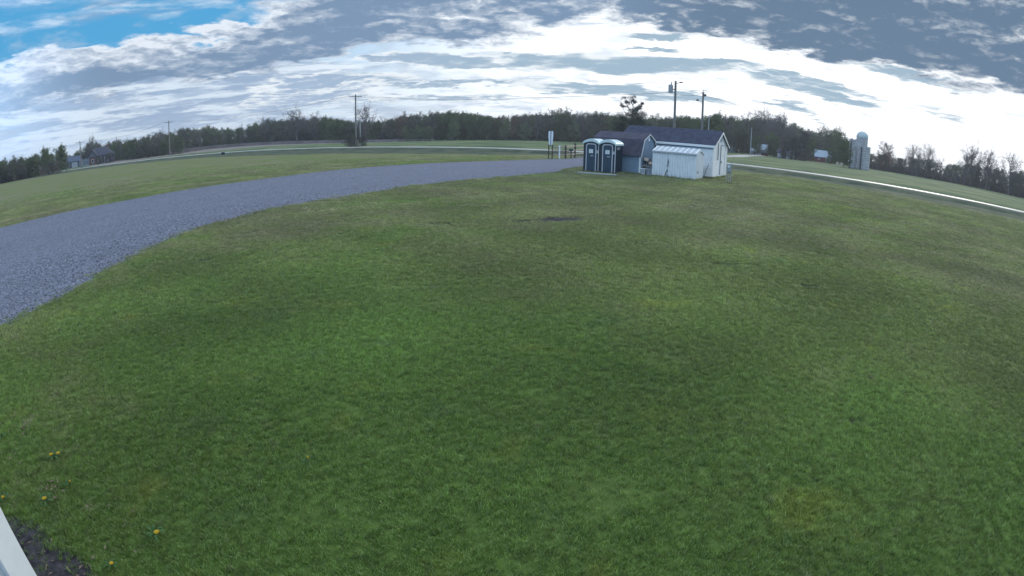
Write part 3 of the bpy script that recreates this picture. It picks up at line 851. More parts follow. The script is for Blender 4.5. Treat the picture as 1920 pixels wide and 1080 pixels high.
# ------------------------------------------------------------------ blue-grey gambrel shed
def gambrel():
    L, W = 3.75, 2.75; E, B, P = 1.33, 2.34, 2.76; i = .42
    t = thing('gambrel_shed', 'low blue-grey barn-style shed with dark gambrel roof behind the toilets', 'shed', (8.5, 35.9, 0), A1)
    o = [(0, .06), (W, .06), (W, E), (W - i, B - .03), (W / 2, P - .03), (i, B - .03), (0, E)]
    MB().prism(o, 'x', -L, 0).build('wall', M['blue'], t)
    for g in (0.02,):
        s = MB()
        y = .12
        while y < W - .1:        # upright grooves of the gable boarding
            zt = E + (B - E) * min(y, W - y) / i if min(y, W - y) < i else B + (P - B) * (min(y, W - y) - i) / (W / 2 - i)
            s.box(.001, .012, y, y + .095, .1, zt - .1); y += .12
        s.build('boarding', M['blue'], t, kind='stuff')
    r = MB(); th = .055
    outer = [(-.10, E - .12), (i - .05, B), (W / 2, P + .02), (W - i + .05, B), (W + .10, E - .12)]
    inner = [(y * 1.0, z) for y, z in outer]
    up = [(-.15, E - .10), (i - .09, B + .05), (W / 2, P + .02 + th), (W - i + .09, B + .05), (W + .15, E - .10)]
    for a in range(4):
        r.prism([inner[a], inner[a + 1], up[a + 1], up[a]], 'x', -L - .1, .1)
    r.build('roof', M['brown_shingle'], t)
    for a, nm in ((0, 'l'), (1, 'm'), (2, 'n'), (3, 'o')):
        f = MB(); p, q = inner[a], inner[a + 1]
        f.prism([p, q, (q[0] * .96 + W / 2 * .04, q[1] - .07), (p[0] * .96 + W / 2 * .04, p[1] - .05)], 'x', .101, .125); f.build('gable_trim', M['trim'], t)
    f = MB(); f.box(-.07, .03, -.025, .07, .05, E - .06); f.build('corner_board', M['trim'], t)
    v = MB(); v.box(.014, .04, W / 2 - .12, W / 2 + .12, 2.28, 2.52); v.build('gable_vent', M['paper'], t)
gambrel()

# ------------------------------------------------------------------ small white steel shed
def metal_shed():
    L, W, E, P = 3.05, 1.6, 1.70, 1.97
    t = thing('metal_shed', 'small white ribbed steel shed with rust marks, in front of the large white shed', 'shed', (11.6, 33.3, 0), A1)
    mb = MB(); n = 34                      # front wall: ribbed sheet
    for i in range(n):
        x0 = -L + L * i / n; x1 = -L + L * (i + 1) / n; c = (x1 - x0)
        d = -.011 if i % 2 else 0.0
        mb.box(x0 + .004, x1 - .004, d, .03, .02, E)
    mb.box(-L, 0, .03, W, .02, E)
    mb.prism([(.0, E), (W, E), (W / 2, P - .02)], 'x', -L, 0)
    mb.build('wall', M['metal'], t)
    s = MB(); n = 12
    for i in range(n):
        y0 = W * i / n; y1 = W * (i + 1) / n
        if i % 2: s.box(.001, .02, y0, y1, .03, E - .02)
    s.build('side_ribs', M['metal'], t, kind='stuff')
    k = (P - E) / (W / 2); oh = .07
    r = MB(); r.prism([(-oh, E - oh * k), (W / 2, P), (W + oh, E - oh * k), (W + oh, E - oh * k + .025), (W / 2, P + .025), (-oh, E - oh * k + .025)], 'x', -L - .04, .05)
    roof = r.build('roof', M['metalroof'], t)
    for i in range(9):
        x = -L + .06 + (L - .1) * i / 8
        q = MB()
        for sgn in (0, 1):
            ya, yb = (-oh, W / 2) if sgn == 0 else (W + oh, W / 2)
            q.prism([(ya, E - oh * k + .026), (yb, P + .026), (yb, P + .062), (ya, E - oh * k + .062)], 'x', x - .045, x + .045)
        q.build('roof_rib', M['trim'], roof)
    f = MB(); f.box(-L - .04, .05, -oh - .012, -oh, E - oh * k - .07, E - oh * k + .02); f.build('eave_trim', M['plank'], t)
    f = MB(); f.prism([(-oh, E - oh * k), (W / 2, P), (W / 2, P - .07), (-oh, E - oh * k - .07)], 'x', .052, .066); f.prism([(W + oh, E - oh * k), (W / 2, P), (W / 2, P - .07), (W + oh, E - oh * k - .07)], 'x', .052, .066); f.build('gable_trim', M['trim'], t)
    f = MB(); f.box(-1.97, -1.93, -.032, -.024, .04, E - .06); f.build('door_seam', M['plank'], t)
    for (x, z, w, h) in ((-1.93, 1.02, .05, .20), (-1.96, .80, .06, .13), (-2.0, .42, .07, .14), (-2.07, .22, .04, .16), (-1.9, .10, .06, .05)):
        q = MB(); q.box(x, x + w, -.06, -.02, z - h / 2, z + h / 2, .01); q.tube((x + w / 2, -.05, z + h / 2), (x + w / 2 + .02, -.045, z + h * .9), .012, n=5)
        q.build('rusty_latch', M['rust'], t)
    q = MB(); q.box(.02, .045, .35, .55, .42, .60); q.build('side_hatch', M['plank'], t)
metal_shed()

# ------------------------------------------------------------------ portable toilets
def toilet(x, y, label):
    w, dp, H = 1.14, 1.2, 1.98
    t = thing('portable_toilet', label, 'portable toilet', (x, y, 0), A2, 'pair of dark green portable toilets')
    b = MB(); b.box(-w / 2, w / 2, 0, dp, .10, H, .03)
    for i in range(5):
        yy = .12 + i * .2
        b.box(w / 2 - .005, w / 2 + .02, yy, yy + .11, .2, H - .35); b.box(-w / 2 - .02, -w / 2 + .005, yy, yy + .11, .2, H - .35)
    b.build('cabin', M['loo'], t)
    s = MB(); s.box(-w / 2 - .02, w / 2 + .02, -.03, dp + .02, .03, .11, .015); s.build('base', M['black'], t)
    # domed pale roof: an arch that runs front to back with a hollow face
    n = 14; up = []; lo = []
    for i in range(n + 1):
        u = -1 + 2 * i / n; c = math.cos(u * math.pi / 2) ** .75 if abs(u) < 1 else 0.0
        up.append((u * (w / 2 + .045), H + .02 + .27 * c)); lo.append((u * (w / 2 + .04), H - .10 + .20 * c))
    r = MB()
    r.prism(up + lo[::-1], 'y', -.10, dp + .05)
    r.build('roof', M['loo_roof'], t, smooth=False)
    a = MB(); a.prism([(-w / 2 + .01, H - .02)] + [(u, z - .02) for u, z in lo[1:-1]] + [(w / 2 - .01, H - .02)], 'y', -.004, .1); a.build('arch_panel', M['loo'], t)
    # door with rounded head
    def arch(hw, z0, z1, r_):
        p = [(-hw, z0), (hw, z0)]
        for i in range(7): p.append((hw - r_ + r_ * math.cos(i * math.pi / 12), z1 - r_ + r_ * math.sin(i * math.pi / 12)))
        for i in range(7): p.append((-hw + r_ - r_ * math.sin(i * math.pi / 12), z1 - r_ + r_ * math.cos(i * math.pi / 12)))
        return p
    d = MB(); d.prism(arch(.315, .13, 1.88, .13), 'y', -.035, -.005); door = d.build('door', M['loo_door'], t)
    o, i_ = arch(.375, .11, 1.95, .17), arch(.318, .11, 1.885, .13)
    f = MB(); m_ = len(o); vs = []; fs = []
    for y_ in (-.05, -.004):
        vs += [(u, y_, z) for u, z in o] + [(u, y_, z) for u, z in i_]
    for k in range(1, m_):
        k2 = (k + 1) % m_
        fs += [(k, k2, m_ + k2, m_ + k), (k, k2, 2 * m_ + k2, 2 * m_ + k)]
        fs += [(m_ + k, m_ + k2, 3 * m_ + k2, 3 * m_ + k)]
    f.add(vs, fs); f.build('door_frame', M['loo_trim'], t)
    s = MB(); s.box(-.15, .14, -.05, -.036, 1.30, 1.56); sg = s.build('sign', M['paper'], door)
    q = MB()
    for (xa, xb, z) in ((-.11, .10, 1.50), (-.11, .02, 1.45), (-.10, .10, 1.39), (-.07, .06, 1.34)): q.box(xa, xb, -.054, -.0505, z - .012, z + .012)
    q.build('sign_lettering', M['plank'], door, kind='stuff')
    h = MB(); h.box(-.03, .2, -.065, -.036, 1.10, 1.145, .01); h.build('handle', M['loo_trim'], door)
    for (z) in (.55, .62): pass
    l = MB(); l.box(.40, .50, -.05, -.004, 1.30, 1.50, .02); l.build('latch_box', M['loo_trim'], t)
    for x_ in (-.54, .54):
        e = MB(); e.box(x_ - .022, x_ + .022, -.03, .02, .11, H - .04); e.build('corner_trim', M['loo_trim'] if x_ > 0 else M['dark'], t)
    v = MB()
    for z in (1.62, 1.68, 1.74): v.box(w / 2 + .02, w / 2 + .035, .15, .62, z, z + .028)
    v.build('side_vent', M['loo_trim'], t)
    st = MB(); st.tube((-.3, dp - .1, H), (-.3, dp - .1, H + .42), .05, n=8); st.build('vent_pipe', M['dark'], t)
ax = Vector((.83, -.55)).normalized()
fr = Vector((6.62, 34.95))
p2_ = fr - ax * .57; p1_ = fr - ax * 1.77
toilet(p1_.x, p1_.y, 'dark green portable toilet with pale arched roof, left one of the touching pair')
toilet(p2_.x, p2_.y, 'dark green portable toilet with pale arched roof, right one beside the gambrel shed')
t = MB(); t.box(-1.3, 1.3, -.11, .11, .02, .085, .01)
o = t.build('ground_plank', M['plank']); o.location = (5.33, 34.35, .0); o.rotation_euler.z = math.atan2(-1.15, 2.2)
tag(o, 'long pale plank lying on the grass in front of the two toilets', 'plank')

# ------------------------------------------------------------------ clutter between the sheds
cl = lambda x, y: (8.5 + x * .8 + y * .6, 35.9 - x * .6 + y * .8, 0)
def clutter():
    def at(x, y, z=0): p = cl(x, y); return (p[0], p[1], z)
    t = thing('storage_bin', 'pale lidded bin on the grass beside the gambrel shed corner', 'bin', at(.22, .15), A1)
    MB().prism([(-.16, .0), (.16, .0), (.20, .38), (-.20, .38)], 'y', -.15, .15).build('tub', M['plank'], t)
    MB().box(-.22, .22, -.17, .17, .38, .42, .01).build('lid', M['paper'], t)
    t = thing('slatted_crate', 'grey slatted crate next to the pale bin between the sheds', 'crate', at(.72, .12), A1)
    for x in (-.2, -.09, .02, .13): MB().box(x, x + .075, -.15, -.12, .02, .40).build('slat', M['crate'], t)
    MB().box(-.22, .22, -.12, .15, .02, .38).build('box', M['dark'], t)
    MB().box(-.23, .23, -.16, .16, .38, .42).build('rim', M['crate'], t)
    # heap: black frames and tan pads thrown over a low table
    t = thing('low_table', 'weathered low table behind the bin carrying the heap of pads', 'table', at(.50, .62), A1)
    MB().box(-.52, .50, -.28, .3, .56, .60, .01).build('tabletop', M['rail'], t)
    for x, y in ((-.46, -.22), (.44, -.22), (-.46, .24), (.44, .24)): MB().box(x - .03, x + .03, y - .03, y + .03, 0, .56).build('leg', M['rail'], t)
    MB().box(-.44, .44, -.25, -.22, .30, .38).build('brace', M['rail'], t)
    def pad(x, z, rot, w, h, label):
        t = thing('seat_pad', label, 'seat pad', at(x, .42, z), A1, 'tan seat pads on the heap')
        c = MB()
        for j in range(9):
            pass
        bm = bmesh.new(); bmesh.ops.create_uvsphere(bm, u_segments=14, v_segments=8, radius=1)
        for v in bm.verts:
            q = v.co; q.x = math.copysign(abs(q.x) ** .7, q.x) * w / 2; q.z = math.copysign(abs(q.z) ** .7, q.z) * h / 2; q.y *= .07
            q.z += .012 * math.sin(q.x * 30)
        me = bpy.data.meshes.new('cushion'); bm.to_mesh(me); bm.free(); me.materials.append(M['tan'])
        o = bpy.data.objects.new('cushion', me); col.objects.link(o); o.parent = t; o.rotation_euler = (R(-35), R(rot), 0)
        f = MB(); f.tube((-w / 2, .06, -h / 2), (-w / 2, .06, h / 2 + .1), .02); f.tube((w / 2, .06, -h / 2), (w / 2, .06, h / 2 + .1), .02); f.tube((-w / 2, .06, h / 2), (w / 2, .06, h / 2), .02); f.tube((-w / 2, .06, -h / 2), (w / 2, .06, -h / 2), .02)
        fo = f.build('frame', M['black'], t); fo.rotation_euler = (R(-35), R(rot), 0)
    pad(.28, 1.03, 22, .40, .26, 'tan pad on a black frame, upper one of the two, left on the heap')
    pad(.62, .80, 12, .34, .24, 'greyish tan pad on a black frame, lower one of the two, beside the steel shed')
    t = thing('black_chair_frame', 'black tubular chair frame with prongs sticking up behind the tan pads', 'chair frame', at(.32, .72, .60), A1)
    f = MB()
    for i, x in enumerate((-.30, -.14, .02, .18)): f.tube((x + .1, 0, 0), (x - .10, 0, .62 - i * .05), .024)
    f.build('prongs', M['black'], t)
    MB().box(-.24, .46, -.03, .03, .18, .26, .01).build('crossbar', M['black'], t)
    MB().box(.22, .56, -.12, .12, .0, .36, .04).build('seat_shell', M['black'], t)
    o = MB().box(-.05, .05, -.03, .03, 0, 1.25).build('timber_post', M['black']); o.location = at(1.07, .02); o.rotation_euler.z = A1
    tag(o, 'black upright post squeezed against the left end of the steel shed', 'post')
    # folded rack leaning on the large shed, right of the steel shed
    t = thing('leaning_rack', 'thin grey slatted rack leaning on the large white shed', 'rack', (13.18, 36.0 + .22, 0), A1)
    for x in (-.30, .28):
        f = MB(); f.tube((x - .13, -.28, 0), (x + .12, -.06, 1.0), .02, n=6); f.build('rail', M['dark'], t)
    for i in range(7):
        s = .08 + i * .12
        f = MB(); f.tube((-.43 + .25 * s, -.28 + .22 * s, s), (.15 + .25 * s, -.28 + .22 * s, s), .011, n=5); f.build('rung', M['crate'], t)
clutter()

# ------------------------------------------------------------------ meter pedestal
def pedestal():
    t = thing('meter_pedestal', 'grey electric meter pedestal on three legs right of the large white shed', 'meter pedestal', (13.75, 32.75, 0), R(-20))
    for i, (x, h) in enumerate(((-.14, .78), (.0, .74), (.13, 1.34))):
        MB().tube((x, 0, -.05), (x, 0, h), .026, n=8).build('leg', M['polem'], t)
    b = MB(); b.box(-.17, .08, -.1, .06, .72, 1.26, .02); box = b.build('box', M['polem'], t)
    m = MB(); m.tube((-.05, -.1, 1.08), (-.05, -.17, 1.08), .07, n=14); m.build('meter', M['paper'], box)
    h = MB(); h.box(-.15, .06, -.115, -.1, .76, .94, .006); h.build('cover', M['crate'], box)
    MB().box(-.18, .17, .061, .085, .66, .72).build('crossbar', M['polem'], t)
pedestal()

# ------------------------------------------------------------------ entrance sign, rail fence
def sign():
    t = thing('entrance_sign', 'narrow two-panel white sign on dark posts at the drive entrance', 'sign', (3.45, 51.2, 0), 0)
    for x in (-.17, .16):
        MB().box(x - .05, x + .05, -.05, .05, -.05, 1.4).build('post', M['wood'], t)
    for s in (-1, 1):
        p = [(s * .035, 1.34), (s * .17, 1.34), (s * .19, 1.85), (s * .225, 2.05), (s * .225, 2.60), (s * .15, 2.70), (s * .035, 2.66)]
        if s > 0: p = p[::-1]
        o = MB().prism(p, 'y', -.035, .035).build('panel', M['paper'], t)
    MB().box(-.032, .032, -.02, .02, 1.30, 2.68).build('spine', M['loo_door'], t)
sign()

def fence():
    P = [(3.75, 51.2), (4.95, 52.0), (6.15, 54.6), (7.6, 57.4), (9.2, 60.4)]
    t = thing('rail_fence', 'brown three-rail wooden fence behind the drive, running from sign to toilets', 'fence', (P[1][0], P[1][1], 0))
    o0 = Vector((P[1][0], P[1][1], 0))
    for i, (x, y) in enumerate(P[1:]):
        h = (1.34, 1.5, 1.34, 1.34)[i]
        MB().box(-.075, .075, -.075, .075, -.05, h).build('post', M['wood'], t, loc=Vector((x, y, 0)) - o0)
    for i in range(4):
        a, b_ = P[i], P[i + 1]
        for z in (.42, .80, 1.20):
            j = rng.uniform(-.03, .03)
            r_ = MB(); r_.tube(Vector((a[0], a[1] + .02, z + j)) - o0, Vector((b_[0], b_[1] + .02, z - j)) - o0, .075, n=5); r_.build('rail', M['rail'], t)
    o = MB().lathe([(.001, 1.36), (.06, 1.35), (.06, .0), (.06, -.05)], 10).build('white_post', M['trim']); o.location = (4.25, 50.6, 0)
    tag(o, 'slim white post standing between the sign and the rail fence', 'post')
    t = thing('mailbox', 'small dark mailbox on a short post in front of the rail fence', 'mailbox', (5.55, 52.6, 0), R(20))
    MB().box(-.04, .04, -.04, .04, -.03, .78).build('post', M['wood'], t)
    MB().prism([(-.11, .78), (.11, .78), (.11, .92), (.07, .99), (-.07, .99), (-.11, .92)], 'y', -.22, .22).build('box', M['black'], t)
    MB().prism([(-.115, .775), (.115, .775), (.115, .925), (.072, 1.0), (-.072, 1.0), (-.115, .925)], 'y', -.235, -.222).build('door', M['dark'], t)
fence()

# ------------------------------------------------------------------ utility poles and wires
def pole(az, d, top_el, label, cross=None, r=.15, light=None, transformer=False, top_h=None, mats='pole'):
    g = G(az, d); h = (EYE + d * math.tan(R(top_el))) - g.z if top_h is None else top_h
    t = thing('utility_pole', label, 'utility pole', g, R(-az))
    MB().tube((0, 0, -.3), (0, 0, h), r, r * .72, 10).build('pole', M[mats], t)
    if cross:
        c = MB(); c.box(-cross, cross, -.06 - r, .06 - r, h - .55, h - .43); ca = c.build('crossarm', M['dark'], t)
        for x in (-cross * .92, -cross * .4, cross * .5, cross * .92):
            i = MB(); i.tube((x, -r, h - .43), (x, -r, h - .22), .045, .03, 6); i.build('insulator', M['glassy'], ca)
        b = MB(); b.tube((-cross * .6, -r, h - .5), (0, -r * .8, h - 1.05), .025, n=4); b.tube((cross * .6, -r, h - .5), (0, -r * .8, h - 1.05), .025, n=4); b.build('brace', M['dark'], t)
    if transformer:
        b = MB(); b.lathe([(.001, h - 1.32), (.24, h - 1.32), (.26, h - 1.2), (.26, h - .55), (.22, h - .45), (.001, h - .42)], 14, (-.52, -.05)); can = b.build('transformer', M['polem'], t)
        i = MB(); i.tube((-.46, -.05, h - .42), (-.44, -.05, h - .12), .06, .035, 6); i.build('bushing', M['dark'], can)
        MB().box(-.36, 0, -.08, -.02, h - 1.0, h - .9).build('bracket', M['dark'], t)
    if light:
        b = MB(); b.tube((0, 0, h - .35), (.5, -.1, h - .12), .03, n=5); arm = b.build('lamp_arm', M['dark'], t)
        MB().box(.42, .78, -.2, 0.0, h - .2, h - .08, .03).build('lamp_head', M['dark'], t)
    return t, h
p_a, h_a = pole(16.75, 60, 5.87, 'taller weathered utility pole with transformer can and lamp, behind the large shed roof', r=.16, transformer=True, light=True)
p_b, h_b = pole(19.65, 71, 4.89, 'shorter weathered utility pole right of the one with the transformer, behind the large shed', r=.17)
b = MB(); b.box(.1, .42, -.25, -.05, h_b - .55, h_b - .25, .03); b.build('floodlight', M['dark'], p_b)
b = MB(); b.tube((-.1, 0, h_b - 1.3), (-.62, -.1, h_b - 1.12), .025, n=5); b.box(-.86, -.55, -.22, -.02, h_b - 1.2, h_b - .98, .03); b.build('lamp_arm', M['dark'], p_b)
b = MB(); b.tube((0, 0, h_b), (0, 0, h_b + .3), .03, n=5); b.build('top_pin', M['dark'], p_b)
p_c, h_c = pole(-16.6, 118, 3.98, 'tall utility pole with crossarm at the roadside shrubs, higher than the trees', cross=1.35, r=.20)
p_d, h_d = pole(-16.15, 122, 1.28, 'short bare grey pole just right of the tall crossarm pole', r=.16, mats='polem')
p_e, h_e = pole(-36.15, 188, 2.63, 'crossarm utility pole in front of the brushy trees left of the pale reed strip', cross=1.5, r=.20)
p_f, h_f = pole(-45.5, 190, 1.74, 'crossarm utility pole beside the dark-roofed house at far left', cross=1.6, r=.20)
p_g, h_g = pole(24.85, 150, 1.60, 'thin pale pole standing at the end of the farm lane', r=.13, mats='polem')
p_h, h_h = pole(20.35, 92, 2.43, 'slim grey pole rising just behind the ridge of the large shed, third from left there', r=.10, mats='polem')
def top(t, h, dx=0.0, dz=-.3):
    a = t.rotation_euler.z
    return Vector((t.location.x + dx * math.cos(a), t.location.y + dx * math.sin(a), t.location.z + h + dz))
def wire(a, b_, sag, label, r=.02):
    n = 22; mb = MB(); o0 = a.copy(); pr = None
    for i in range(n + 1):
        t = i / n; p = a.lerp(b_, t); p.z -= sag * 4 * t * (1 - t); p = p - o0
        if pr is not None: mb.tube(pr, p, r, n=4, cap=False)
        pr = p
    o = mb.build('power_line', M['wire']); o.location = o0
    tag(o, label, 'power line')
wire(top(p_c, h_c, 1.2, -.22), top(p_a, h_a, 0, -1.3), 1.6, 'long sagging wire from the crossarm pole to the transformer pole', .02)
wire(top(p_a, h_a, .1, -1.5), top(p_b, h_b, 0, -.1), .25, 'short wire between the two poles behind the large shed', .022)
wire(top(p_b, h_b, 0, .25), G(36.5, 150, 12.0), 1.5, 'upper wire leaving the shorter shed pole towards the right', .016)
wire(top(p_b, h_b, 0, -.35), G(37.0, 150, 10.8), 1.6, 'lower wire leaving the shorter shed pole towards the right', .016)
wire(top(p_c, h_c, -1.2, -.22), top(p_e, h_e, 1.3, -.22), 2.0, 'roadside wire from the tall crossarm pole leftwards to the next pole', .03)
wire(top(p_e, h_e, -1.3, -.22), top(p_f, h_f, 1.3, -.22), 1.6, 'roadside wire between the two far left crossarm poles', .03)

# ------------------------------------------------------------------ silos
def silo(az, d, az0, az1, top_el, label, domed=False, broken=False, base_drop=.6):
    g = G(az, d, 0); rad = d * math.tan(R((az1 - az0) / 2)); h = EYE + d * math.tan(R(top_el)) - g.z
    t = thing('silo', label, 'silo', g, 0)
    w = h - (rad * 1.05 if domed else 0)
    prof = [(rad, -base_drop), (rad, w)]
    if not domed: prof += [(rad - .12, w), (rad - .12, w - .6), (.001, w - .7)]
    b = MB(); b.lathe(prof, 28); b.build('wall', M['stave'], t)
    k = 0; z = .5
    while z < w - .2:
        n = 28; q = MB(); q.lathe([(rad + .005, z - .035), (rad + .045, z - .02), (rad + .045, z + .02), (rad + .005, z + .035)], n); q.build('hoop', M['hoop'], t)
        k += 1; z += .42 + .30 * min(1, z / w)
    if domed:
        q = MB(); q.lathe([(rad + .08, w), (rad + .06, w + .1)] + [((rad + .06) * math.cos(i * math.pi / 16), w + .1 + rad * .95 * math.sin(i * math.pi / 16)) for i in range(1, 8)] + [(.02, w + .1 + rad * .96)], 20)
        dm = q.build('dome', M['dome'], t)
        for i in range(8):
            a = i * math.pi / 4; r_ = MB(); pv = None
            for j in range(0, 8):
                e = j * math.pi / 16
                p = ((rad + .08) * math.cos(e) * math.cos(a), (rad + .08) * math.cos(e) * math.sin(a), w + .1 + rad * .97 * math.sin(e))
                if pv: r_.tube(pv, p, .04, n=4)
                pv = p
            r_.build('dome_rib', M['hoop'], dm)
    if broken:
        for i in range(9):
            a = i * .7 + .2; q = MB(); x, y = (rad - .06) * math.cos(a), (rad - .06) * math.sin(a)
            q.box(x - .3, x + .3, y - .08, y + .08, w - .1, w + rng.uniform(.1, .55)); q.build('broken_stave', M['stave'], t)
    c = R(-az - 90) ; fx, fy = (rad + .25) * math.cos(R(270 - az) + .0), 0
    a = math.atan2(-g.y, -g.x) + (-.55 if not domed else .35)
    q = MB(); cx, cy = (rad + .22) * math.cos(a), (rad + .22) * math.sin(a); q.tube((cx, cy, 0), (cx, cy, w - .3), .20 if not domed else .18, n=8); q.build('chute', M['dark'] if not domed else M['stave'], t)
silo(36.45, 166, 35.86, 37.06, 2.57, 'tallest silo with a pale metal dome, standing behind the two open silos', domed=True)
silo(35.60, 158, 35.14, 36.02, 1.56, 'left open-topped concrete silo with a broken rim, below the domed one', broken=True)
silo(36.80, 157, 36.22, 37.40, 1.08, 'right open-topped concrete silo, lower and paler, in front of the domed one')

# ------------------------------------------------------------------ farm buildings behind the field
def gable_house(name, label, cat, az, d, w, dp, e, p, wall, roof, rot, wins=(), doors=(), group=None, roof_oh=.3, ridge='x'):
    g = G(az, d); t = thing(name, label, cat, g, R(-az + rot), group)
    if ridge == 'x':
        MB().prism([(0, -.4), (dp, -.4), (dp, e), (dp / 2, p - .08), (0, e)], 'x', -w / 2, w / 2).build('wall', M[wall], t)
        k = (p - e) / (dp / 2); oh = roof_oh
        MB().prism([(-oh, e - oh * k), (dp / 2, p), (dp + oh, e - oh * k), (dp + oh, e - oh * k + .16), (dp / 2, p + .16), (-oh, e - oh * k + .16)], 'x', -w / 2 - oh, w / 2 + oh).build('roof', M[roof], t)
    else:
        MB().prism([(-w / 2, -.4), (w / 2, -.4), (w / 2, e), (0, p - .08), (-w / 2, e)], 'y', 0, dp).build('wall', M[wall], t)
        k = (p - e) / (w / 2); oh = roof_oh
        MB().prism([(-w / 2 - oh, e - oh * k), (0, p), (w / 2 + oh, e - oh * k), (w / 2 + oh, e - oh * k + .16), (0, p + .16), (-w / 2 - oh, e - oh * k + .16)], 'y', -oh, dp + oh).build('roof', M[roof], t)
    for (x, z, ww, hh) in wins:
        f = MB(); f.box(x - ww / 2 - .08, x + ww / 2 + .08, -.06, -.005, z - .08, z + hh + .08); wn = f.build('window', M['trim'], t)
        MB().box(x - ww / 2, x + ww / 2, -.085, -.062, z, z + hh).build('pane', M['glass'], wn)
    for (x, ww, hh, mm) in doors:
        f = MB(); f.box(x - ww / 2, x + ww / 2, -.07, -.006, -.1, hh); dr = f.build('door', M[mm], t)
        f = MB(); f.box(x - ww / 2 - .1, x - ww / 2, -.09, -.008, -.1, hh + .1); f.box(x + ww / 2, x + ww / 2 + .1, -.09, -.008, -.1, hh + .1); f.box(x - ww / 2, x + ww / 2, -.09, -.008, hh, hh + .1); f.build('frame', M['trim'], dr)
    return t
gable_house('farmhouse', 'white farmhouse with pale blue roof beyond the farm lane', 'house', 26.0, 196, 3.4, 5, 2.0, 3.7, 'farmwhite', 'paleroof', -8, wins=((-.9, 1.0, .5, .7), (.9, 1.0, .5, .7)))
gable_house('farm_outhouse', 'small low white outbuilding joined left of the farmhouse front', 'outbuilding', 25.25, 190, 1.9, 2.4, 1.2, 2.0, 'farmwhite', 'paleroof', 5, doors=((.2, .6, 1.0, 'dark'),))
gable_house('red_outhouse', 'low dark red outbuilding under the farmhouse eaves', 'outbuilding', 26.35, 188, 2.4, 2, .9, 1.3, 'red', 'houseroof', 0)
gable_house('white_garage', 'low white garage with two dark doors under the trees right of the farmhouse', 'garage', 28.55, 176, 5.2, 4, 1.75, 2.5, 'farmwhite', 'houseroof', -4, doors=((-.35, 1.3, 1.5, 'dark'), (1.9, .9, 1.5, 'dark')))
gable_house('red_barn', 'long dark red barn with pale metal roof next to the round tree', 'barn', 32.55, 200, 6.2, 7, 1.9, 4.1, 'red', 'paleroof', 4, doors=((1.6, 1.3, 1.5, 'dark'),), wins=((-1.6, .8, .6, .6),))
gable_house('red_barn_wing', 'low dark red barn wing shaded by trees, left of the pale-roofed barn', 'barn', 30.75, 205, 5.4, 6, 1.7, 2.7, 'red', 'houseroof', 4)
gable_house('white_cottage', 'small white gabled building seen just past the right end of the large shed', 'cottage', 22.75, 186, 2.3, 3, 1.6, 2.9, 'farmwhite', 'paleroof', -6, wins=((-.3, .7, .5, .6),), ridge='y')
# hay bales or rubble by the barn
for k, (az, w) in enumerate(((34.05, 1.0), (34.5, 1.4))):
    q = MB(); q.lathe([(.001, .9), (w * .4, .85), (w * .55, .5), (w * .6, 0), (w * .6, -.2)], 10)
    o = q.build('straw_heap', M['tan']); o.location = G(az, 196); tag(o, ('smaller pale straw heap right of the barn' if k == 0 else 'larger pale straw heap between barn and left silo'), 'straw heap')

def left_house():
    g = G(-43.6, 214); t = thing('country_house', 'dark-roofed house with a porch at far left behind its roadside pole', 'house', g, R(43.6 - 12))
    W, D, E, P = 9.4, 8, 2.9, 5.9
    MB().box(-W / 2, W / 2, 0, D, -.5, E).build('wall', M['housewall'], t)
    r = MB(); oh = .5                       # hipped roof
    a = [(-W / 2 - oh, -oh, E), (W / 2 + oh, -oh, E), (W / 2 + oh, D + oh, E), (-W / 2 - oh, D + oh, E), (-W / 2 + 2.2, D / 2, P), (W / 2 - 2.4, D / 2, P)]
    r.add(a, [(0, 1, 5, 4), (1, 2, 5), (2, 3, 4, 5), (3, 0, 4), (3, 2, 1, 0)]); r.build('roof', M['houseroof'], t)
    f = MB(); f.prism([(-4.0, E - .1), (-.6, E - .1), (-2.3, E + 2.1)], 'y', -1.6, D / 2 - 1); f.build('gable', M['housewall'], t)
    f = MB(); f.prism([(-4.4, E - .2), (-2.3, E + 2.35), (-.2, E - .2), (-.2, E - .02), (-2.3, E + 2.55), (-4.4, E - .02)], 'y', -2.0, D / 2 - 1); f.build('gable_roof', M['houseroof'], t)
    MB().box(-3.9, -.7, -1.5, 0, -.5, E - .1).build('bay', M['brick'], t)
    for x in (-.2, 1.1, 2.4, 3.7):
        MB().box(x - .1, x + .1, -1.5, -1.3, -.4, E - .2).build('porch_post', M['farmwhite'], t)
    MB().box(-.6, 4.2, -1.7, 0, E - .25, E - .02).build('porch_roof', M['houseroof'], t)
    for x in (.5, 3.0):
        f = MB(); f.box(x - .6, x + .6, -.07, -.005, .6, 2.1); w = f.build('window', M['trim'], t); MB().box(x - .5, x + .5, -.09, -.072, .7, 2.0).build('pane', M['glass'], w)
    f = MB(); f.box(-2.8, -1.8, -1.57, -1.505, .6, 2.0); w = f.build('window', M['trim'], t); MB().box(-2.7, -1.9, -1.59, -1.572, .7, 1.9).build('pane', M['glass'], w)
    MB().box(2.0, 2.7, D / 2 + .4, D / 2 + 1.0, P - 1, P + .5).build('chimney', M['brick'], t)
    t = gable_house('long_garage', 'long blue-roofed garage left of the dark-roofed house', 'garage', -46.7, 222, 8.0, 7, 2.2, 4.0, 'housewall', 'garageroof', -14, wins=((-2.4, .8, .9, .9), (-.6, .8, .9, .9)), doors=((2.0, 2.0, 1.8, 'farmwhite'),))
    for k in range(5):
        pass
    t = thing('picket_gate', 'blue-grey upright paling fence right behind the far left pole', 'fence', G(-45.2, 196), R(45))
    for i in range(9):
        MB().box(-1.6 + i * .4, -1.42 + i * .4, -.05, .05, -.2, 2.6 - (i % 2) * .2).build('paling', M['blue'], t)
    for z in (.5, 1.9): MB().box(-1.7, 1.8, .06, .12, z, z + .14).build('rail', M['blue'], t)
left_house()

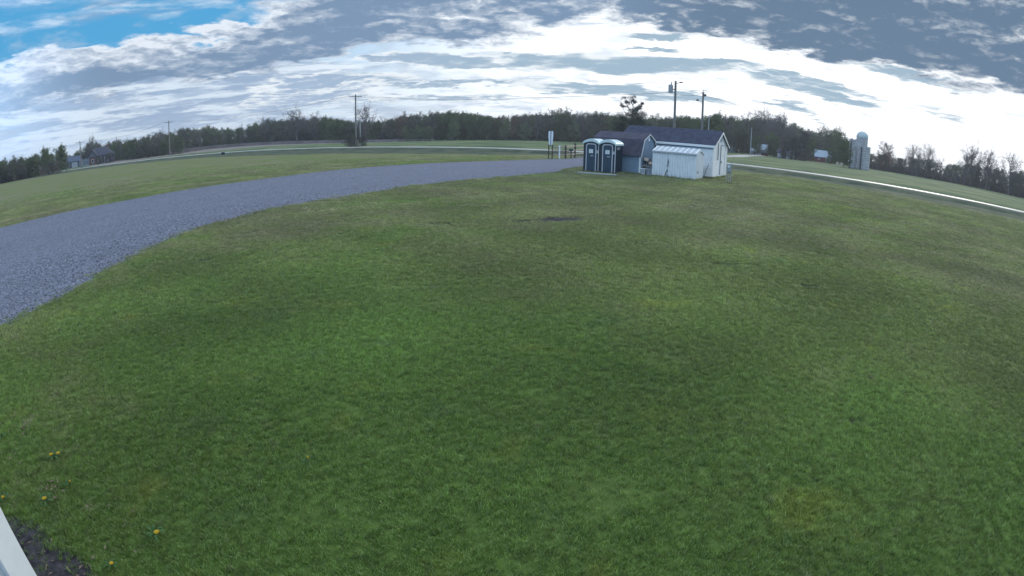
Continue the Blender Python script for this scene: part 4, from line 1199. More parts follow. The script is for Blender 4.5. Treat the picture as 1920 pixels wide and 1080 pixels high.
# low tarp-covered heap on the verge left
for az, d, s, lb in ((-30.6, 118, 1.0, 'dark culvert mouth in the verge just below the road at left'),):
    t = thing('culvert', lb, 'culvert', G(az, d), R(-az))
    MB().lathe([(.001, .0), (.5, .0)], 16).build('mouth', M['black'], t).rotation_euler = (R(90), 0, 0)
    q = MB(); q.lathe([(.52, -1.2), (.60, -1.2), (.60, .06), (.52, .06), (.52, -1.2)], 16); o = q.build('pipe', M['crate'], t); o.rotation_euler = (R(90), 0, 0)

# ------------------------------------------------------------------ white building corner under the camera, left
def near_building():
    x1, y1, H = -2.25, 1.1, 3.2
    t = thing('white_building', 'white steel-clad building corner at the lower left edge', 'building', (x1, y1, 0), 0)
    MB().box(-6.0, -.03, -7, -.03, -.1, H).build('wall', M['steelwhite'], t)
    c = MB(); c.box(-.14, .012, -.14, .012, -.08, H, .008); c.build('corner_trim', M['steelwhite'], t)
    for i in range(20):
        x = -.14 - .3 * (i + 1)
        if x > -5.9: MB().box(x, x + .05, -.031, .0, -.05, H - .02, .004).build('rib', M['steelwhite'], t)
    for i in range(14):
        y = -.14 - .3 * (i + 1); MB().box(-.031, .0, y, y + .05, -.05, H - .02, .004).build('rib', M['steelwhite'], t)
    for i in range(6):
        MB().tube((-.10 + .01 * (i % 2), .010, .35 + i * .5), (-.10 + .01 * (i % 2), .017, .35 + i * .5), .006, n=6).build('screw', M['dark'], t)
near_building()

# ------------------------------------------------------------------ trees
TW = dict(
    bark=mat('bark', (0.13, 0.115, 0.115), .95, .3, 1.2, .1),
    twig=mat('twig', (0.14, 0.118, 0.125), .95, .3, .4, .1),
    redtwig=mat('reddish_twig', (0.14, 0.085, 0.075), .95, .3, .4, .1),
    paletwig=mat('pale_twig', (0.19, 0.175, 0.15), .95, .25, .4, .1),
    olive=mat('olive_leaf', (0.110, 0.150, 0.060), .9, .4, .35, .1),
    green=mat('spring_leaf', (0.130, 0.185, 0.070), .9, .35, .35, .1),
    dull=mat('dull_leaf', (0.105, 0.128, 0.080), .9, .45, .35, .1),
    rust=mat('budding_leaf', (0.19, 0.13, 0.09), .9, .35, .35, .1),
    needle=mat('needle', (0.035, 0.050, 0.038), .9, .35, .5, .1),
    brush=mat('brush_twig', (0.125, 0.112, 0.115), .95, .4, .15, .1),
    reed=mat('reed', (0.27, 0.24, 0.235), .95, .3, .1, .1),
)

def tri_tube(v, f, p0, p1, r0, r1):
    d = (p1 - p0)
    if d.length < 1e-6: return
    d = d.normalized(); a = d.orthogonal().normalized(); b = d.cross(a); k = len(v)
    for p, r in ((p0, r0), (p1, r1)):
        for i in range(3):
            t = i * 2.0944; q = p + (a * math.cos(t) + b * math.sin(t)) * r; v.append((q.x, q.y, q.z))
    for i in range(3):
        j = (i + 1) % 3; f.append((k + i, k + j, k + 3 + j, k + 3 + i))

def grow(seed, H=12.0, spread=.42, clear=.28, limbs=9, leaves=500, leaf=.22, kind='broad', twigs=3, thick=.2, lift=.7):
    """a tree of height H at the origin: (trunk mesh data), (crown mesh data: twigs, leaves)"""
    r = random.Random(seed); tv, tf = [], []; cv, cf = [], []; tips = []
    def rv(s=1.0): return Vector((r.gauss(0, 1), r.gauss(0, 1), r.gauss(0, 1))).normalized() * s
    # leader
    pts = [Vector((0, 0, -.4))]; n = 7
    for i in range(n):
        pts.append(pts[-1] + Vector((r.uniform(-.05, .05) * H * .5, r.uniform(-.05, .05) * H * .5, (H * .84 + .4) / n)))
    for i in range(n):
        r0 = thick * (1 - i / n) ** .8 + .03; r1 = thick * (1 - (i + 1) / n) ** .8 + .03
        tri_tube(tv, tf, pts[i], pts[i + 1], r0 * (1.25 if i == 0 else 1), r1)
    def at(t):
        k = t * n; i = min(n - 1, int(k)); return pts[i].lerp(pts[i + 1], k - i)
    def sub(p, d, L, rad, lev):
        segs = 3; q = p
        for i in range(segs):
            d = (d + rv(.28) + Vector((0, 0, .10 * lift))).normalized()
            e = q + d * (L / segs)
            r0 = rad * (1 - i / segs * .7); r1 = rad * (1 - (i + 1) / segs * .7)
            if lev == 0: tri_tube(tv, tf, q, e, r0, r1)
            else: tri_tube(cv, cf, q, e, max(r0, .032), max(r1, .02))
            q = e
            if lev < 2:
                for _ in range(twigs):
                    dd = (d * .55 + rv(.85)).normalized()
                    sub(q.lerp(q - d * (L / segs), r.random()), dd, L * r.uniform(.38, .58), rad * .42, lev + 1)
            else:
                tips.append(q + rv(.15 * L))
        if lev == 2:
            tips.append(q)
    for i in range(limbs):
        t = clear + (1 - clear) * (i + r.random() * .7) / limbs
        p = at(min(t, .98)); a = i * 2.4 + r.uniform(-.5, .5)
        prof = math.sin(math.pi * min(1, (t - clear) / (1 - clear) * .78 + .20)) if kind == 'broad' else (1.05 - t)
        L = H * spread * (.45 + .6 * prof) * r.uniform(.8, 1.15)
        up = .35 + .75 * t if kind == 'broad' else -.05
        d = Vector((math.cos(a), math.sin(a), up * lift * 1.3)).normalized()
        sub(p, d, L, thick * .45 * (1.1 - t * .6), 0)
    ntw = len(cf)
    if tips:
        for i in range(leaves):
            c = r.choice(tips) + rv(leaf * 1.5); a = rv(); b = a.orthogonal().normalized(); e = a.cross(b)
            s = leaf * r.uniform(.5, 1.25); k = len(cv)
            for q in (c - b * s * .5, c + e * s * .35, c + b * s * .5, c - e * s * .4): cv.append((q.x, q.y, q.z))
            cf.append((k, k + 1, k + 2, k + 3))
    return (tv, tf), (cv, cf, ntw)

def to_mesh(name, v, f, mats, split=None):
    me = bpy.data.meshes.new(name); me.from_pydata(v, [], f)
    for m in mats: me.materials.append(m)
    if split is not None and len(mats) > 1:
        me.polygons.foreach_set('material_index', [0] * split + [1] * (len(f) - split))
    return me

def variant(seed, twig, leafm, **k):
    (tv, tf), (cv, cf, n) = grow(seed, **k)
    return to_mesh('trunk', tv, tf, [TW['bark']]), to_mesh('crown', cv, cf, [TW[twig], TW[leafm]], n), k.get('H', 12.0)

V = {}
V['bare'] = [variant(100 + i, 'twig', 'dull', spread=.36, clear=.25, limbs=9, leaves=350, leaf=.20, thick=.22) for i in range(3)]
V['budding'] = [variant(120 + i, 'twig', 'dull', spread=.36, clear=.18, limbs=11, leaves=3000, leaf=.34, thick=.20) for i in range(4)]
V['olive'] = [variant(140 + i, 'twig', 'olive', spread=.36, clear=.10, limbs=12, leaves=4800, leaf=.40, thick=.17) for i in range(3)]
V['rust'] = [variant(160 + i, 'redtwig', 'rust', spread=.38, clear=.2, limbs=9, leaves=2800, leaf=.3, thick=.18) for i in range(2)]
V['green'] = [variant(180 + i, 'paletwig', 'green', H=8, spread=.32, clear=.15, limbs=9, leaves=2200, leaf=.24, thick=.10) for i in range(3)]
V['pale'] = [variant(190 + i, 'paletwig', 'dull', spread=.38, clear=.3, limbs=9, leaves=60, leaf=.15, thick=.16) for i in range(1)]
V['oak'] = [variant(200 + i, 'twig', 'dull', spread=.56, clear=.34, limbs=9, leaves=500, leaf=.2, thick=.38, lift=.9) for i in range(2)]
V['bush'] = [variant(220 + i, 'twig', 'dull', H=4, spread=.55, clear=.02, limbs=10, leaves=1300, leaf=.20, thick=.05) for i in range(2)]
V['round'] = [variant(230, 'twig', 'olive', H=10, spread=.50, clear=.06, limbs=15, leaves=7000, leaf=.30, thick=.25, lift=.5)]
V['snag'] = [variant(240, 'twig', 'dull', H=11, spread=.14, clear=.35, limbs=6, leaves=0, twigs=2, thick=.20)]
V['conifer'] = [variant(250 + i, 'twig', 'needle', H=12, spread=.28, clear=.08, limbs=26, leaves=4200, leaf=.24, thick=.18, kind='cone', lift=.25) for i in range(2)]

def put_tree(kind, loc, h, name, label, cat='tree', group=None, wide=1.0, rot=None, i=None):
    vs = V[kind]; tm, cm, H = vs[rng.randrange(len(vs)) if i is None else i]
    t = thing(name, label, cat, loc, rng.uniform(0, 6.28) if rot is None else rot, group)
    s = h / H * (1.0 if kind in ('bush',) else 1.0)
    t.scale = (s * wide, s * wide, s)
    for nm, me in (('trunk', tm), ('crown', cm)):
        o = bpy.data.objects.new(nm, me); col.objects.link(o); o.parent = t
    return t

# skyline of the wood: (bearing, height angle of the tops)
TOPS = [(-70,1.5),(-62,1.4),(-58,1.3),(-53.9,1.20),(-52.3,1.13),(-50.6,1.06),(-49.3,1.2),(-48.6,0.97),(-47.6,1.1),(-46.7,0.59),(-46.1,0.45),(-44.7,1.54),(-43.8,1.63),(-43.3,1.15),(-41.9,1.39),(-40.5,1.22),(-39.3,1.30),(-38.2,1.48),(-37.1,1.57),(-36.5,1.62),(-35.4,1.61),(-34.2,1.81),(-32.9,1.58),(-31.5,1.67),(-30.4,1.35),(-29.6,1.17),(-28.8,1.35),(-27.6,1.34),(-26.5,1.80),(-25.4,1.94),(-24.2,1.76),(-22.9,1.80),(-21.4,1.81),(-20.3,2.03),(-19.2,1.81),(-18.1,1.42),(-17.0,1.26),(-15.3,1.3),(-14.1,1.15),(-12.5,1.33),(-11.6,1.86),(-10.6,1.62),(-9.7,1.66),(-8.3,1.97),(-7.2,2.13),(-5.8,2.12),(-4.7,2.00),(-3.6,1.78),(-2.5,1.44),(-1.4,1.51),(0.0,1.75),(1.1,1.60),(2.0,1.96),(3.1,1.87),(4.4,2.0),(5.3,2.04),(7.0,1.99),(8.1,2.03),(9.2,2.36),(10.3,2.02),(12.0,1.88),(14.8,2.15),(15.9,2.05),(17.0,2.35),(18.1,2.45),(19.3,2.23),(20.4,2.60),(21.2,2.83),(22.6,2.78),(23.7,2.71),(24.8,2.65),(25.7,3.05),(26.5,3.02),(27.2,2.87),(28.2,2.70),(28.9,2.66),(29.6,2.52),(30.4,2.18),(31.5,2.1),(32.4,1.9),(33.3,1.9),(34.4,1.7),(35.2,1.2),(36.5,.7),(37.8,.95),(39.0,1.0),(40.1,.95),(41.2,0.85),(41.7,1.2),(42.5,1.4),(43.9,1.3),(45.1,.95),(46.0,1.0),(46.8,1.5),(48.0,2.0),(49.0,2.1),(50.1,2.0),(51.2,1.9),(52.3,2.0),(53.4,2.0),(58,2.1),(64,2.2),(72,2.2)]
BASE = [(-72,150),(-56,152),(-50,166),(-47,232),(-42,228),(-40,198),(-37,200),(-34,230),(-32,262),(-28,245),(-22.6,206),(-12.5,193),(0,194),(8,196),(14,170),(20,152),(22,165),(24,205),(27,228),(30,236),(34,238),(38,212),(44,215),(50,220),(54,206),(60,190),(72,170)]
ta = np.array(TOPS); ba = np.array(BASE)
def top_el(a): return float(np.interp(a, ta[:, 0], ta[:, 1]))
def base_d(a): return float(np.interp(a, ba[:, 0], ba[:, 1]))
SECT = [(-80, -46.9, 'belt', 'wood at the far left edge, left of the house garage'),
        (-46.9, -40.5, 'house', 'wood rising behind the dark-roofed house'),
        (-40.5, -33.2, 'brush', 'brushy wood around the second crossarm pole from left'),
        (-33.2, -17.5, 'reed', 'wood behind the pale reed strip, left of the tall crossarm pole'),
        (-17.5, -1.0, 'mid', 'wood beyond the road between the tall crossarm pole and the sign'),
        (-1.0, 10.5, 'gate', 'wood beyond the road above the entrance sign and rail fence'),
        (10.5, 21.5, 'shed', 'wood above the ridge of the large shed'),
        (21.5, 28.5, 'lane', 'tree cluster at the end of the farm lane'),
        (28.5, 36, 'barn', 'tree cluster behind garage and red barn'),
        (36, 80, 'right', 'dark wood edge right of the silos')]
def section(a):
    for s in SECT:
        if s[0] <= a < s[1]: return s
    return SECT[-1]
MIX = {'x': (), 'belt': ('olive', 'budding', 'olive', 'budding'), 'house': ('budding', 'olive', 'budding', 'bare'), 'brush': ('budding', 'olive', 'bare', 'olive', 'budding'),
       'reed': ('budding', 'olive', 'budding', 'olive', 'bare', 'olive'), 'mid': ('budding', 'olive', 'olive', 'rust', 'bare', 'budding'), 'gate': ('budding', 'olive', 'bare', 'rust', 'budding', 'bare'),
       'shed': ('budding', 'olive', 'olive', 'bare'), 'lane': ('bare', 'olive', 'budding', 'bare', 'bare'), 'barn': ('bare', 'budding', 'bare', 'budding'), 'right': ('bare', 'budding', 'budding')}
ADJ = {'bare': 'bare-branched', 'budding': 'dull half-leafed', 'olive': 'olive-green', 'rust': 'reddish budding'}
ORD = ['first', 'second', 'third', 'fourth', 'fifth', 'sixth', 'seventh', 'eighth', 'ninth', 'tenth', 'eleventh', 'twelfth', 'thirteenth', 'fourteenth', 'fifteenth', 'sixteenth', 'seventeenth', 'eighteenth', 'nineteenth', 'twentieth']
SHORT = {'belt': 'wood at the far left edge', 'house': 'wood behind the dark-roofed house', 'brush': 'brushy wood at the second crossarm pole', 'reed': 'wood behind the pale reed strip',
         'mid': 'wood between tall crossarm pole and entrance sign', 'gate': 'wood above sign and rail fence', 'shed': 'wood above the large shed roof', 'lane': 'tree cluster over the white farmhouse',
         'barn': 'tree cluster behind garage and barn', 'right': 'wood edge right of the silos'}
def wood():
    spots = []
    a = -60.0
    while a < 60:
        a += 1.05 * rng.uniform(.7, 1.3)
        s = section(a)
        if 35.0 < a < 37.7: continue
        d = base_d(a) + rng.uniform(-4, 5)
        if -47.5 < a < -41: d += 14
        kd = MIX[s[2]][rng.randrange(len(MIX[s[2]]))]
        el = top_el(a + rng.uniform(-.3, .3)) * (rng.uniform(1.0, 1.2) if kd == 'bare' else rng.uniform(.74, 1.06) * (.72 if a > 37 else 1.0))
        spots.append((a, d, el, kd, s[2]))
    cnt = {}
    for a, d, el, kd, sc_ in spots:
        g = G(a, d); h = max(4.5, EYE + d * math.tan(R(el)) - g.z)
        k = cnt.get((kd, sc_), 0); cnt[(kd, sc_)] = k + 1
        put_tree(kd, g, h, 'woodland_tree', '%s %s tree from left, front row, %s' % (ORD[min(k, 19)], ADJ[kd], SHORT[sc_]), 'tree',
                 '%s trees, front row, %s' % (ADJ[kd], SHORT[sc_]), wide=rng.uniform(.9, 1.25) * (1.0 if h > 7 else 1.25))
    # the depth of the wood behind reads as one mass
    pts, rz, sc2 = [], [], []
    for dd, k, step in ((12, .86, .95), (26, .86, 1.1), (44, .84, 1.2)):
        a = -61.0
        while a < 61:
            a += step * rng.uniform(.6, 1.4)
            if a > 36 and dd > 30: continue
            kk = k * (.62 if a > 36 else 1.0)
            d = base_d(a) + dd + rng.uniform(-5, 5)
            g = G(a, d); h = max(4.5, EYE + d * math.tan(R(top_el(a + rng.uniform(-.3, .3)) * kk)) - g.z)
            pts.append(tuple(g)); rz.append(rng.uniform(0, 6.28)); sc2.append(h / 12.0)
    for half, mm, tw in ((0, 'dull', 'twig'), (1, 'olive', 'twig'), (2, 'brush', 'twig')):
        pr = []
        for i in range(2):
            (tv, tf), (cv, cf, n_) = grow(300 + half * 7 + i, spread=.40, clear=.12, limbs=11, leaves=(3600, 4200, 1200)[half], leaf=.36, thick=.2)
            o_ = len(tv); pr.append((tv + cv, tf + [tuple(q + o_ for q in f) for f in cf]))
        sel = [i for i in range(len(pts)) if (i * 7 + i // 5) % 3 == half]
        o = scatter('deep_wood', pr, 2, np.array([pts[i] for i in sel]), np.array([rz[i] for i in sel]), np.array([sc2[i] for i in sel]), TW[mm])
wood()

def special(kind, az, d, el, label, name='tree', wide=1.0, cat='tree', i=None, rot=None):
    g = G(az, d); put_tree(kind, g, EYE + d * math.tan(R(el)) - g.z, name, label, cat, wide=wide, i=i, rot=rot)
special('oak', -22.9, 200, 2.28, 'broad bare oak with fanned limbs above the wood left of the tall crossarm pole', 'bare_oak')
special('oak', -15.4, 186, 2.25, 'wide bare-crowned tree right behind the tall crossarm pole', 'bare_oak', wide=.9)
special('snag', -28.8, 236, 1.95, 'leafless forked snag above the wood over the reed strip', 'dead_tree', i=0)
special('pale', 4.4, 205, 2.62, 'pale airy bare tree sticking out of the wood above the entrance sign', 'bare_tree')
special('olive', -49.3, 160, 1.62, 'dark leafy tree, left one of two rounded trees left of the far house', 'leafy_tree', wide=.8)
special('olive', -47.6, 165, 1.62, 'dark leafy tree, right one of two rounded trees left of the far house', 'leafy_tree', wide=.95)
special('oak', -44.2, 236, 1.68, 'tall loose tree right behind the ridge of the far left house', 'loose_tree', wide=.6)
special('oak', 26.0, 205, 3.05, 'tall bare tree above the white farmhouse with bright gaps in its crown', 'bare_oak', wide=.85)
special('oak', 28.0, 190, 2.75, 'spreading bare tree over the white garage', 'bare_oak', wide=.9)
special('conifer', 30.3, 178, 2.35, 'dark pointed conifer between white garage and barn', 'conifer')
special('conifer', 29.6, 170, 1.5, 'broad dark spruce just left of the pointed conifer', 'conifer', wide=1.5)
special('conifer', 28.35, 169, .9, 'lowest dark spruce in front of the middle of the white garage', 'conifer', wide=1.0)
special('olive', 27.2, 184, 1.3, 'dark bushy tree between farmhouse and white garage', 'bushy_tree', wide=1.2)
special('olive', 33.35, 186, .75, 'low bushy tree overlapping the right end of the pale-roofed barn', 'bushy_tree', wide=.9)
special('olive', 31.2, 186, 1.2, 'dark bushy tree hiding the left end of the pale-roofed barn', 'bushy_tree', wide=1.0)
special('olive', 25.55, 184, .9, 'bushy tree overlapping the left front of the white farmhouse', 'bushy_tree', wide=.8)
special('budding', 23.9, 188, 1.9, 'full dark tree between white cottage and the thin pale pole', 'bushy_tree', wide=1.3)
special('olive', 22.0, 190, 1.8, 'full dark tree right behind the gable of the large shed', 'bushy_tree', wide=1.3)
special('round', 33.0, 214, 2.32, 'large round olive tree crowning the pale-roofed barn', 'round_tree', wide=1.2)
special('round', 34.5, 205, 1.75, 'olive tree filling the gap between barn and left silo', 'round_tree', wide=1.0, rot=2.0)
special('olive', 34.75, 150, 1.55, 'olive tree overlapping the left side of the left open silo', 'bushy_tree', wide=.9)
special('rust', 39.0, 214, 1.80, 'reddish bare tree standing alone above the wood right of the silos', 'reddish_tree', wide=.9)
special('oak', 41.9, 214, 1.62, 'rounded bare tree, second tall one right of the silos', 'bare_oak', wide=.7)
special('oak', 43.4, 218, 1.80, 'open bare tree with thin crown, third tall one right of the silos', 'bare_oak', wide=.75)
special('oak', 48.1, 215, 2.35, 'tallest bare tree of the right-hand wood, near the edge', 'bare_oak', wide=.8)
special('oak', 49.9, 212, 2.25, 'wide bare tree right beside the tallest one of the right-hand wood', 'bare_oak', wide=.8)
special('oak', 52.2, 206, 2.3, 'bare tree with dark base at the extreme right edge', 'bare_oak', wide=.8)
special('green', -11.3, 176, .55, 'small fresh-green tree with pale stems, left one of three beyond the road', 'young_tree', wide=1.1)
special('green', -10.1, 177, .62, 'small fresh-green tree with pale stems, middle one of three beyond the road', 'young_tree', wide=1.1)
special('green', -8.9, 178, .48, 'small fresh-green tree with pale stems, right one of three beyond the road', 'young_tree', wide=1.1)
special('green', -6.4, 172, 1.15, 'larger fresh-green tree at the wood edge above the middle of the drive', 'young_tree', wide=1.05)
special('green', -1.0, 176, 1.05, 'rounded pale green tree at the wood edge left of the entrance sign', 'young_tree', wide=1.1)
special('green', 1.2, 180, .8, 'lower green tree at the wood edge just left of the entrance sign', 'young_tree', wide=1.1)
special('green', 6.3, 184, 1.1, 'green tree at the wood edge behind the rail fence', 'young_tree', wide=.9)
special('bush', -17.2, 116, -.2, 'twiggy grey-brown shrub left of the tall crossarm pole foot', 'shrub', wide=1.1, cat='shrub')
special('bush', -16.7, 121, .35, 'taller shrub wrapping the foot of the tall crossarm pole', 'shrub', wide=.8, cat='shrub')
special('bush', -15.9, 119, -.4, 'low shrub right of the short grey pole', 'shrub', wide=1.1, cat='shrub')
special('olive', -35.2, 196, .85, 'wide bushy tree in front of the brushy wood, right of the second crossarm pole', 'bushy_tree', wide=1.5)
special('olive', -36.9, 199, .75, 'wide bushy tree directly behind the second crossarm pole from left', 'bushy_tree', wide=1.4)
special('olive', -38.6, 198, .8, 'wide bushy tree left of the second crossarm pole from left', 'bushy_tree', wide=1.4)
special('olive', -40.9, 205, .95, 'rounded olive tree covering the right end of the far house', 'bushy_tree', wide=1.0)
special('bush', -42.6, 205, .15, 'low garden shrub in front of the far house porch', 'shrub', wide=1.2, cat='shrub')
special('bush', -43.6, 203, .0, 'small garden shrub in front of the far house bay', 'shrub', wide=1.2, cat='shrub')
special('bush', -48.6, 156, .2, 'grey bare thicket left of the long blue-roofed garage', 'shrub', wide=1.4, cat='shrub')

def pine():
    g = G(12.35, 124); H = EYE + 124 * math.tan(R(4.0)) - g.z
    t = thing('old_pine', 'old broken-topped pine with clumpy arms rising over the shed roofs', 'pine tree', g, R(-12.35))
    r = random.Random(5); tv, tf, cv, cf = [], [], [], []
    pts = [Vector((0, 0, -.4)), Vector((.1, 0, H * .35)), Vector((-.15, 0, H * .6)), Vector((.1, 0, H * .8)), Vector((-.7, 0, H * .97))]
    for i in range(4): tri_tube(tv, tf, pts[i], pts[i + 1], .28 - .055 * i, .225 - .055 * i)
    arms = [((0, 0, H * .52), (-2.6, .4, H * .80)), ((-.1, 0, H * .60), (2.3, -.3, H * .88)), ((0, 0, H * .66), (-1.9, -.3, H * .93)), ((0, 0, H * .72), (1.5, .3, H * .78)), ((.0, 0, H * .8), (.3, .2, H * .99)),
            ((0, 0, H * .5), (3.1, .3, H * .66)), ((0, 0, H * .45), (-2.9, -.5, H * .60)), ((0, 0, H * .42), (2.6, .8, H * .5)), ((0, 0, H * .36), (-3.4, .6, H * .44)), ((0, 0, H * .33), (3.6, -.4, H * .40)), ((0, 0, H * .3), (-3.9, .2, H * .34)), ((0, 0, H * .28), (4.2, .2, H * .33)),
            ((0, 0, H * .38), (.6, 2.6, H * .5)), ((0, 0, H * .38), (.3, -2.8, H * .48)), ((0, 0, H * .55), (.4, -1.6, H * .7))]
    tips = []
    for a, b_ in arms:
        a = Vector(a); b_ = Vector(b_); m = a.lerp(b_, .55) + Vector((0, 0, -.35))
        tri_tube(tv, tf, a, m, .10, .07); tri_tube(tv, tf, m, b_, .07, .03)
        low = b_.z < H * .72
        for k in range(6 if low else 9):
            tips.append((a.lerp(b_, .35 + .72 * r.random()) + Vector((r.gauss(0, .3), r.gauss(0, .3), r.gauss(.1, .2))), .60 if low else r.uniform(.14, .30)))
    tips.append((pts[-1], .4))
    for c, s in tips:
        for _ in range(230 if s > .4 else 85):
            p = c + Vector((r.gauss(0, s), r.gauss(0, s), r.gauss(0, s * .75))); d = Vector((r.gauss(0, 1), r.gauss(0, 1), r.gauss(.4, .6))).normalized() * .24; e = d.orthogonal().normalized() * .05
            k = len(cv); cv += [tuple(p - e), tuple(p + e), tuple(p + d)]; cf.append((k, k + 1, k + 2))
    for nm, me in (('trunk', to_mesh('trunk', tv, tf, [TW['bark']])), ('crown', to_mesh('crown', cv, cf, [TW['needle']]))):
        o = bpy.data.objects.new(nm, me); col.objects.link(o); o.parent = t
pine()

# undergrowth that closes the foot of the wood, and the pale strip of reeds
def thicket(name, a0, a1, n, off, hfun, size, m, seed, depth=9, mixm=None):
    r = np.random.default_rng(seed)
    a = r.uniform(a0, a1, n); d = np.array([base_d(q) for q in a]) + off + r.uniform(0, depth, n)
    x = d * np.sin(np.radians(a)); y = d * np.cos(np.radians(a)); z0 = gz(x, y)
    hm = np.array([hfun(q) for q in a]); clump = .6 + .4 * np.sin(a * 9 + 2 * np.sin(a * 3.1)) * np.sin(a * 23 + 1.3)
    z = z0 + hm * clump * r.random(n) ** .8
    c = np.stack([x, y, z], 1)
    u = r.normal(size=(n, 3)); u /= np.linalg.norm(u, axis=1)[:, None]; w = r.normal(size=(n, 3)); w = np.cross(u, w); w /= np.linalg.norm(w, axis=1)[:, None]
    s = (size * r.uniform(.4, 1.3, n))[:, None]
    v = np.stack([c - u * s * .5, c + w * s * .32, c + u * s * .5, c - w * s * .3], 1).reshape(-1, 3)
    f = np.arange(4 * n).reshape(-1, 4)
    me = bpy.data.meshes.new(name)
    me.vertices.add(len(v)); me.vertices.foreach_set('co', v.ravel().astype(np.float32))
    me.loops.add(f.size); me.loops.foreach_set('vertex_index', f.ravel())
    me.polygons.add(n); me.polygons.foreach_set('loop_start', np.arange(0, f.size, 4)); me.polygons.foreach_set('loop_total', np.full(n, 4))
    me.materials.append(m)
    if mixm is not None:
        me.materials.append(mixm); me.polygons.foreach_set('material_index', (np.sin(a * 2.3 + np.sin(a * .9) * 2) + r.normal(size=n) * .5 > .6).astype(np.int32))
    me.update(calc_edges=True)
    o = bpy.data.objects.new(name, me); col.objects.link(o); o['kind'] = 'stuff'
hw = lambda q: max(1.8, (EYE + base_d(q) * math.tan(R(top_el(q))) + .0085 * (base_d(q) - 78) * (q > -20)) * .80)
thicket('wood_undergrowth', -60, -47.2, 22000, 3, hw, .6, TW['brush'], 1, 16, TW['olive'])
thicket('wood_undergrowth', -41.6, 35, 120000, 5, hw, .62, TW['brush'], 2, 16, TW['dull'])
thicket('wood_undergrowth', -47.2, -41.6, 6000, 14, hw, .60, TW['brush'], 6, 14, TW['dull'])
thicket('wood_undergrowth', 35, 60, 42000, 3, lambda q: hw(q) * .66, .60, TW['brush'], 3, 16)
def reeds():
    n = 9000; r = np.random.default_rng(9)
    a = r.uniform(-36.2, -8.5, n); d = np.array([base_d(q) for q in a]) - 3 - r.random(n) * 12
    x = d * np.sin(np.radians(a)); y = d * np.cos(np.radians(a)); z = gz(x, y)
    h = r.uniform(.5, 1.15, n) * np.interp(a, [-36, -34, -27, -18, -8.5], [1.5, 1.4, 1.0, .8, .55]); w = .12
    t = r.uniform(0, 6.28, n); lx = r.normal(0, .2, n)
    v = np.stack([np.stack([x - w * np.cos(t), y - w * np.sin(t), z - .1], 1), np.stack([x + w * np.cos(t), y + w * np.sin(t), z - .1], 1), np.stack([x + lx + w * .7, y + lx, z + h], 1), np.stack([x + lx - w * .7, y + lx, z + h * .95], 1)], 1).reshape(-1, 3)
    f = np.arange(4 * n).reshape(-1, 4)
    me = bpy.data.meshes.new('reeds'); me.from_pydata(v.tolist(), [], f.tolist()); me.materials.append(TW['reed'])
    o = bpy.data.objects.new('reed_strip', me); col.objects.link(o); o['kind'] = 'stuff'
reeds()

# ------------------------------------------------------------------ dandelions and leaf litter by the corner
YEL = mat('dandelion_yellow', (0.60, 0.42, 0.04), .8, .15, 60, .2)
LEAFM = mat('dandelion_leaf', (0.045, 0.11, 0.03), .7, .3, 30, .3)
STEM = mat('dandelion_stem', (0.16, 0.20, 0.08), .7, .2, 30, .3)
def dandelion(x, y, label, s=1.0, heads=1, open_=True):
    t = thing('dandelion', label, 'dandelion', (x, y, 0), rng.uniform(0, 6.28), 'dandelions near the building corner')
    for k in range(7):
        a = k * .9 + rng.uniform(-.2, .2); L = rng.uniform(.07, .12) * s; w = .014 * s
        c, sn = math.cos(a), math.sin(a); vs = []; fs = []
        prof = [(0, .25), (.25, .7), (.4, .45), (.55, 1.0), (.7, .6), (.85, .9), (1, .05)]
        for u, ww in prof:
            z = .012 + .05 * s * math.sin(u * 2.4)
            for sg in (-1, 1): vs.append((c * u * L - sn * sg * w * ww, sn * u * L + c * sg * w * ww, z))
        for i in range(len(prof) - 1): fs.append((2 * i, 2 * i + 1, 2 * i + 3, 2 * i + 2))
        MB().add(vs, fs).build('leaf', LEAFM, t)
    for k in range(heads):
        ox, oy = rng.uniform(-.03, .03) + k * .035, rng.uniform(-.03, .03); h = rng.uniform(.05, .075)
        MB().tube((ox * .2, oy * .2, 0), (ox, oy, h), .003, n=5).build('stem', STEM, t)
        f = MB()
        for ring, (n, rr, zz) in enumerate(((16, .024, .0), (13, .019, .004), (9, .012, .007))):
            for i in range(n):
                a = 6.283 * i / n + ring * .2; c, sn = math.cos(a), math.sin(a); q = rr * s * (1 if open_ else .6)
                f.add([(ox, oy, h + zz), (ox + c * q - sn * .003, oy + sn * q + c * .003, h + zz + .004), (ox + c * q * 1.08, oy + sn * q * 1.08, h + zz + .002), (ox + c * q + sn * .003, oy + sn * q - c * .003, h + zz + .004)], [(0, 1, 2, 3)])
        f.tube((ox, oy, h - .008), (ox, oy, h + .006), .006, .009, 7)
        f.build('flower_head', YEL, t)
dandelion(-2.62, 2.42, 'dandelion with a bright yellow flower alone in the grass nearest the bottom', 1.0)
dandelion(-3.92, 2.42, 'dandelion with a yellow flower just above the bare soil strip', 1.0)
dandelion(-4.36, 3.02, 'dandelion clump with two yellow flowers higher up on the left', 1.0, 2)
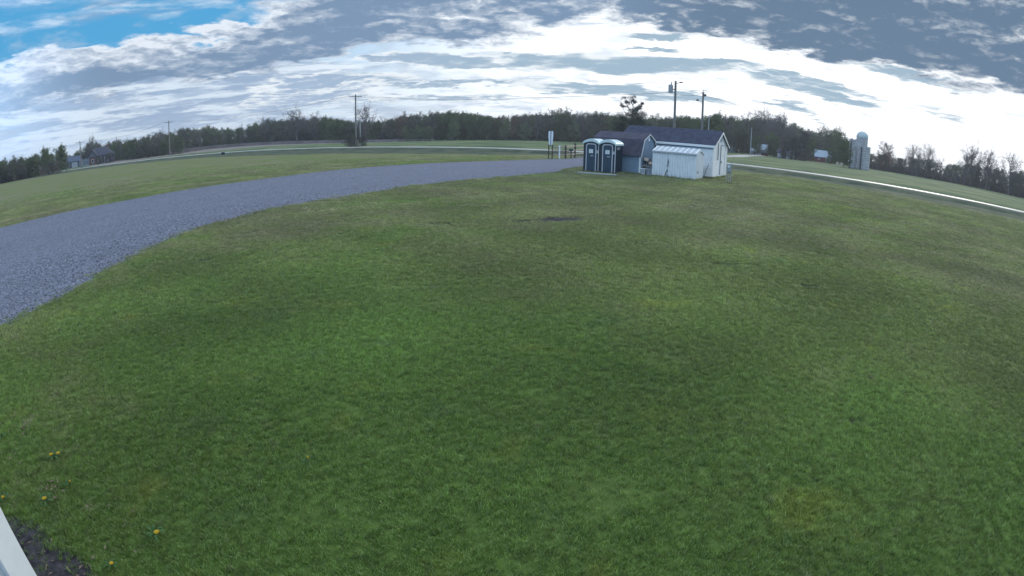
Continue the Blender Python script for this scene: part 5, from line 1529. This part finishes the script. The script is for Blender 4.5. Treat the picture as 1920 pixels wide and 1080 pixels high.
dandelion(-5.42, 3.10, 'dandelion with yellow flower at the very left edge, topmost', 1.0)
dandelion(-2.78, 2.00, 'dandelion with a small yellow flower at the bottom edge by the soil', .7)
dandelion(-3.88, 2.72, 'dandelion with a small half-open flower between the soil strip and the two-flower clump', .6, 1, False)
dandelion(-1.75, 3.62, 'tiny dandelion flower far right of the others in the lower lawn', .6, 1, False)
dandelion(-4.42, 2.28, 'dandelion at the left edge right against the bare soil', .8)
def litter():
    r = random.Random(3); mb = MB()
    for cx, cy, n, sp in ((-5.6, 3.55, 40, .16), (-5.3, 3.35, 22, .1), (-4.0, 2.58, 26, .09), (-4.9, 2.75, 18, .12), (-3.3, 1.9, 60, .5), (-3.0, 1.75, 30, .4)):
        for _ in range(n):
            x, y = cx + r.gauss(0, sp), cy + r.gauss(0, sp * .7); a = r.uniform(0, 6.28); L = r.uniform(.008, .028); w = L * .4; z = .03 + r.random() * .02 if y > 2.1 else .008 + r.random() * .01
            c, s = math.cos(a), math.sin(a)
            mb.add([(x - c * L, y - s * L, z), (x - s * w, y + c * w, z + .006), (x + c * L, y + s * L, z + .002), (x + s * w, y - c * w, z)], [(0, 1, 2, 3)])
    mb.build('leaf_litter', mat('dead_leaf', (0.17, 0.13, 0.105), .9, .4, 40, .2), kind='stuff')
litter()

# ------------------------------------------------------------------ thin evening haze
def haze():
    me = MB().box(-700, 700, -300, 760, -8.5, 24).mesh('haze', [])
    o = bpy.data.objects.new('haze', me); col.objects.link(o); o['kind'] = 'stuff'
    m = bpy.data.materials.new('haze_air'); m.use_nodes = True; nt = m.node_tree
    for n in list(nt.nodes): nt.nodes.remove(n)
    v = nt.nodes.new('ShaderNodeVolumePrincipled'); v.inputs['Color'].default_value = (.86, .90, 1, 1); v.inputs['Density'].default_value = HAZE; v.inputs['Anisotropy'].default_value = .3
    out = nt.nodes.new('ShaderNodeOutputMaterial'); nt.links.new(v.outputs[0], out.inputs['Volume'])
    me.materials.append(m)
HAZE = 0.0004
haze()
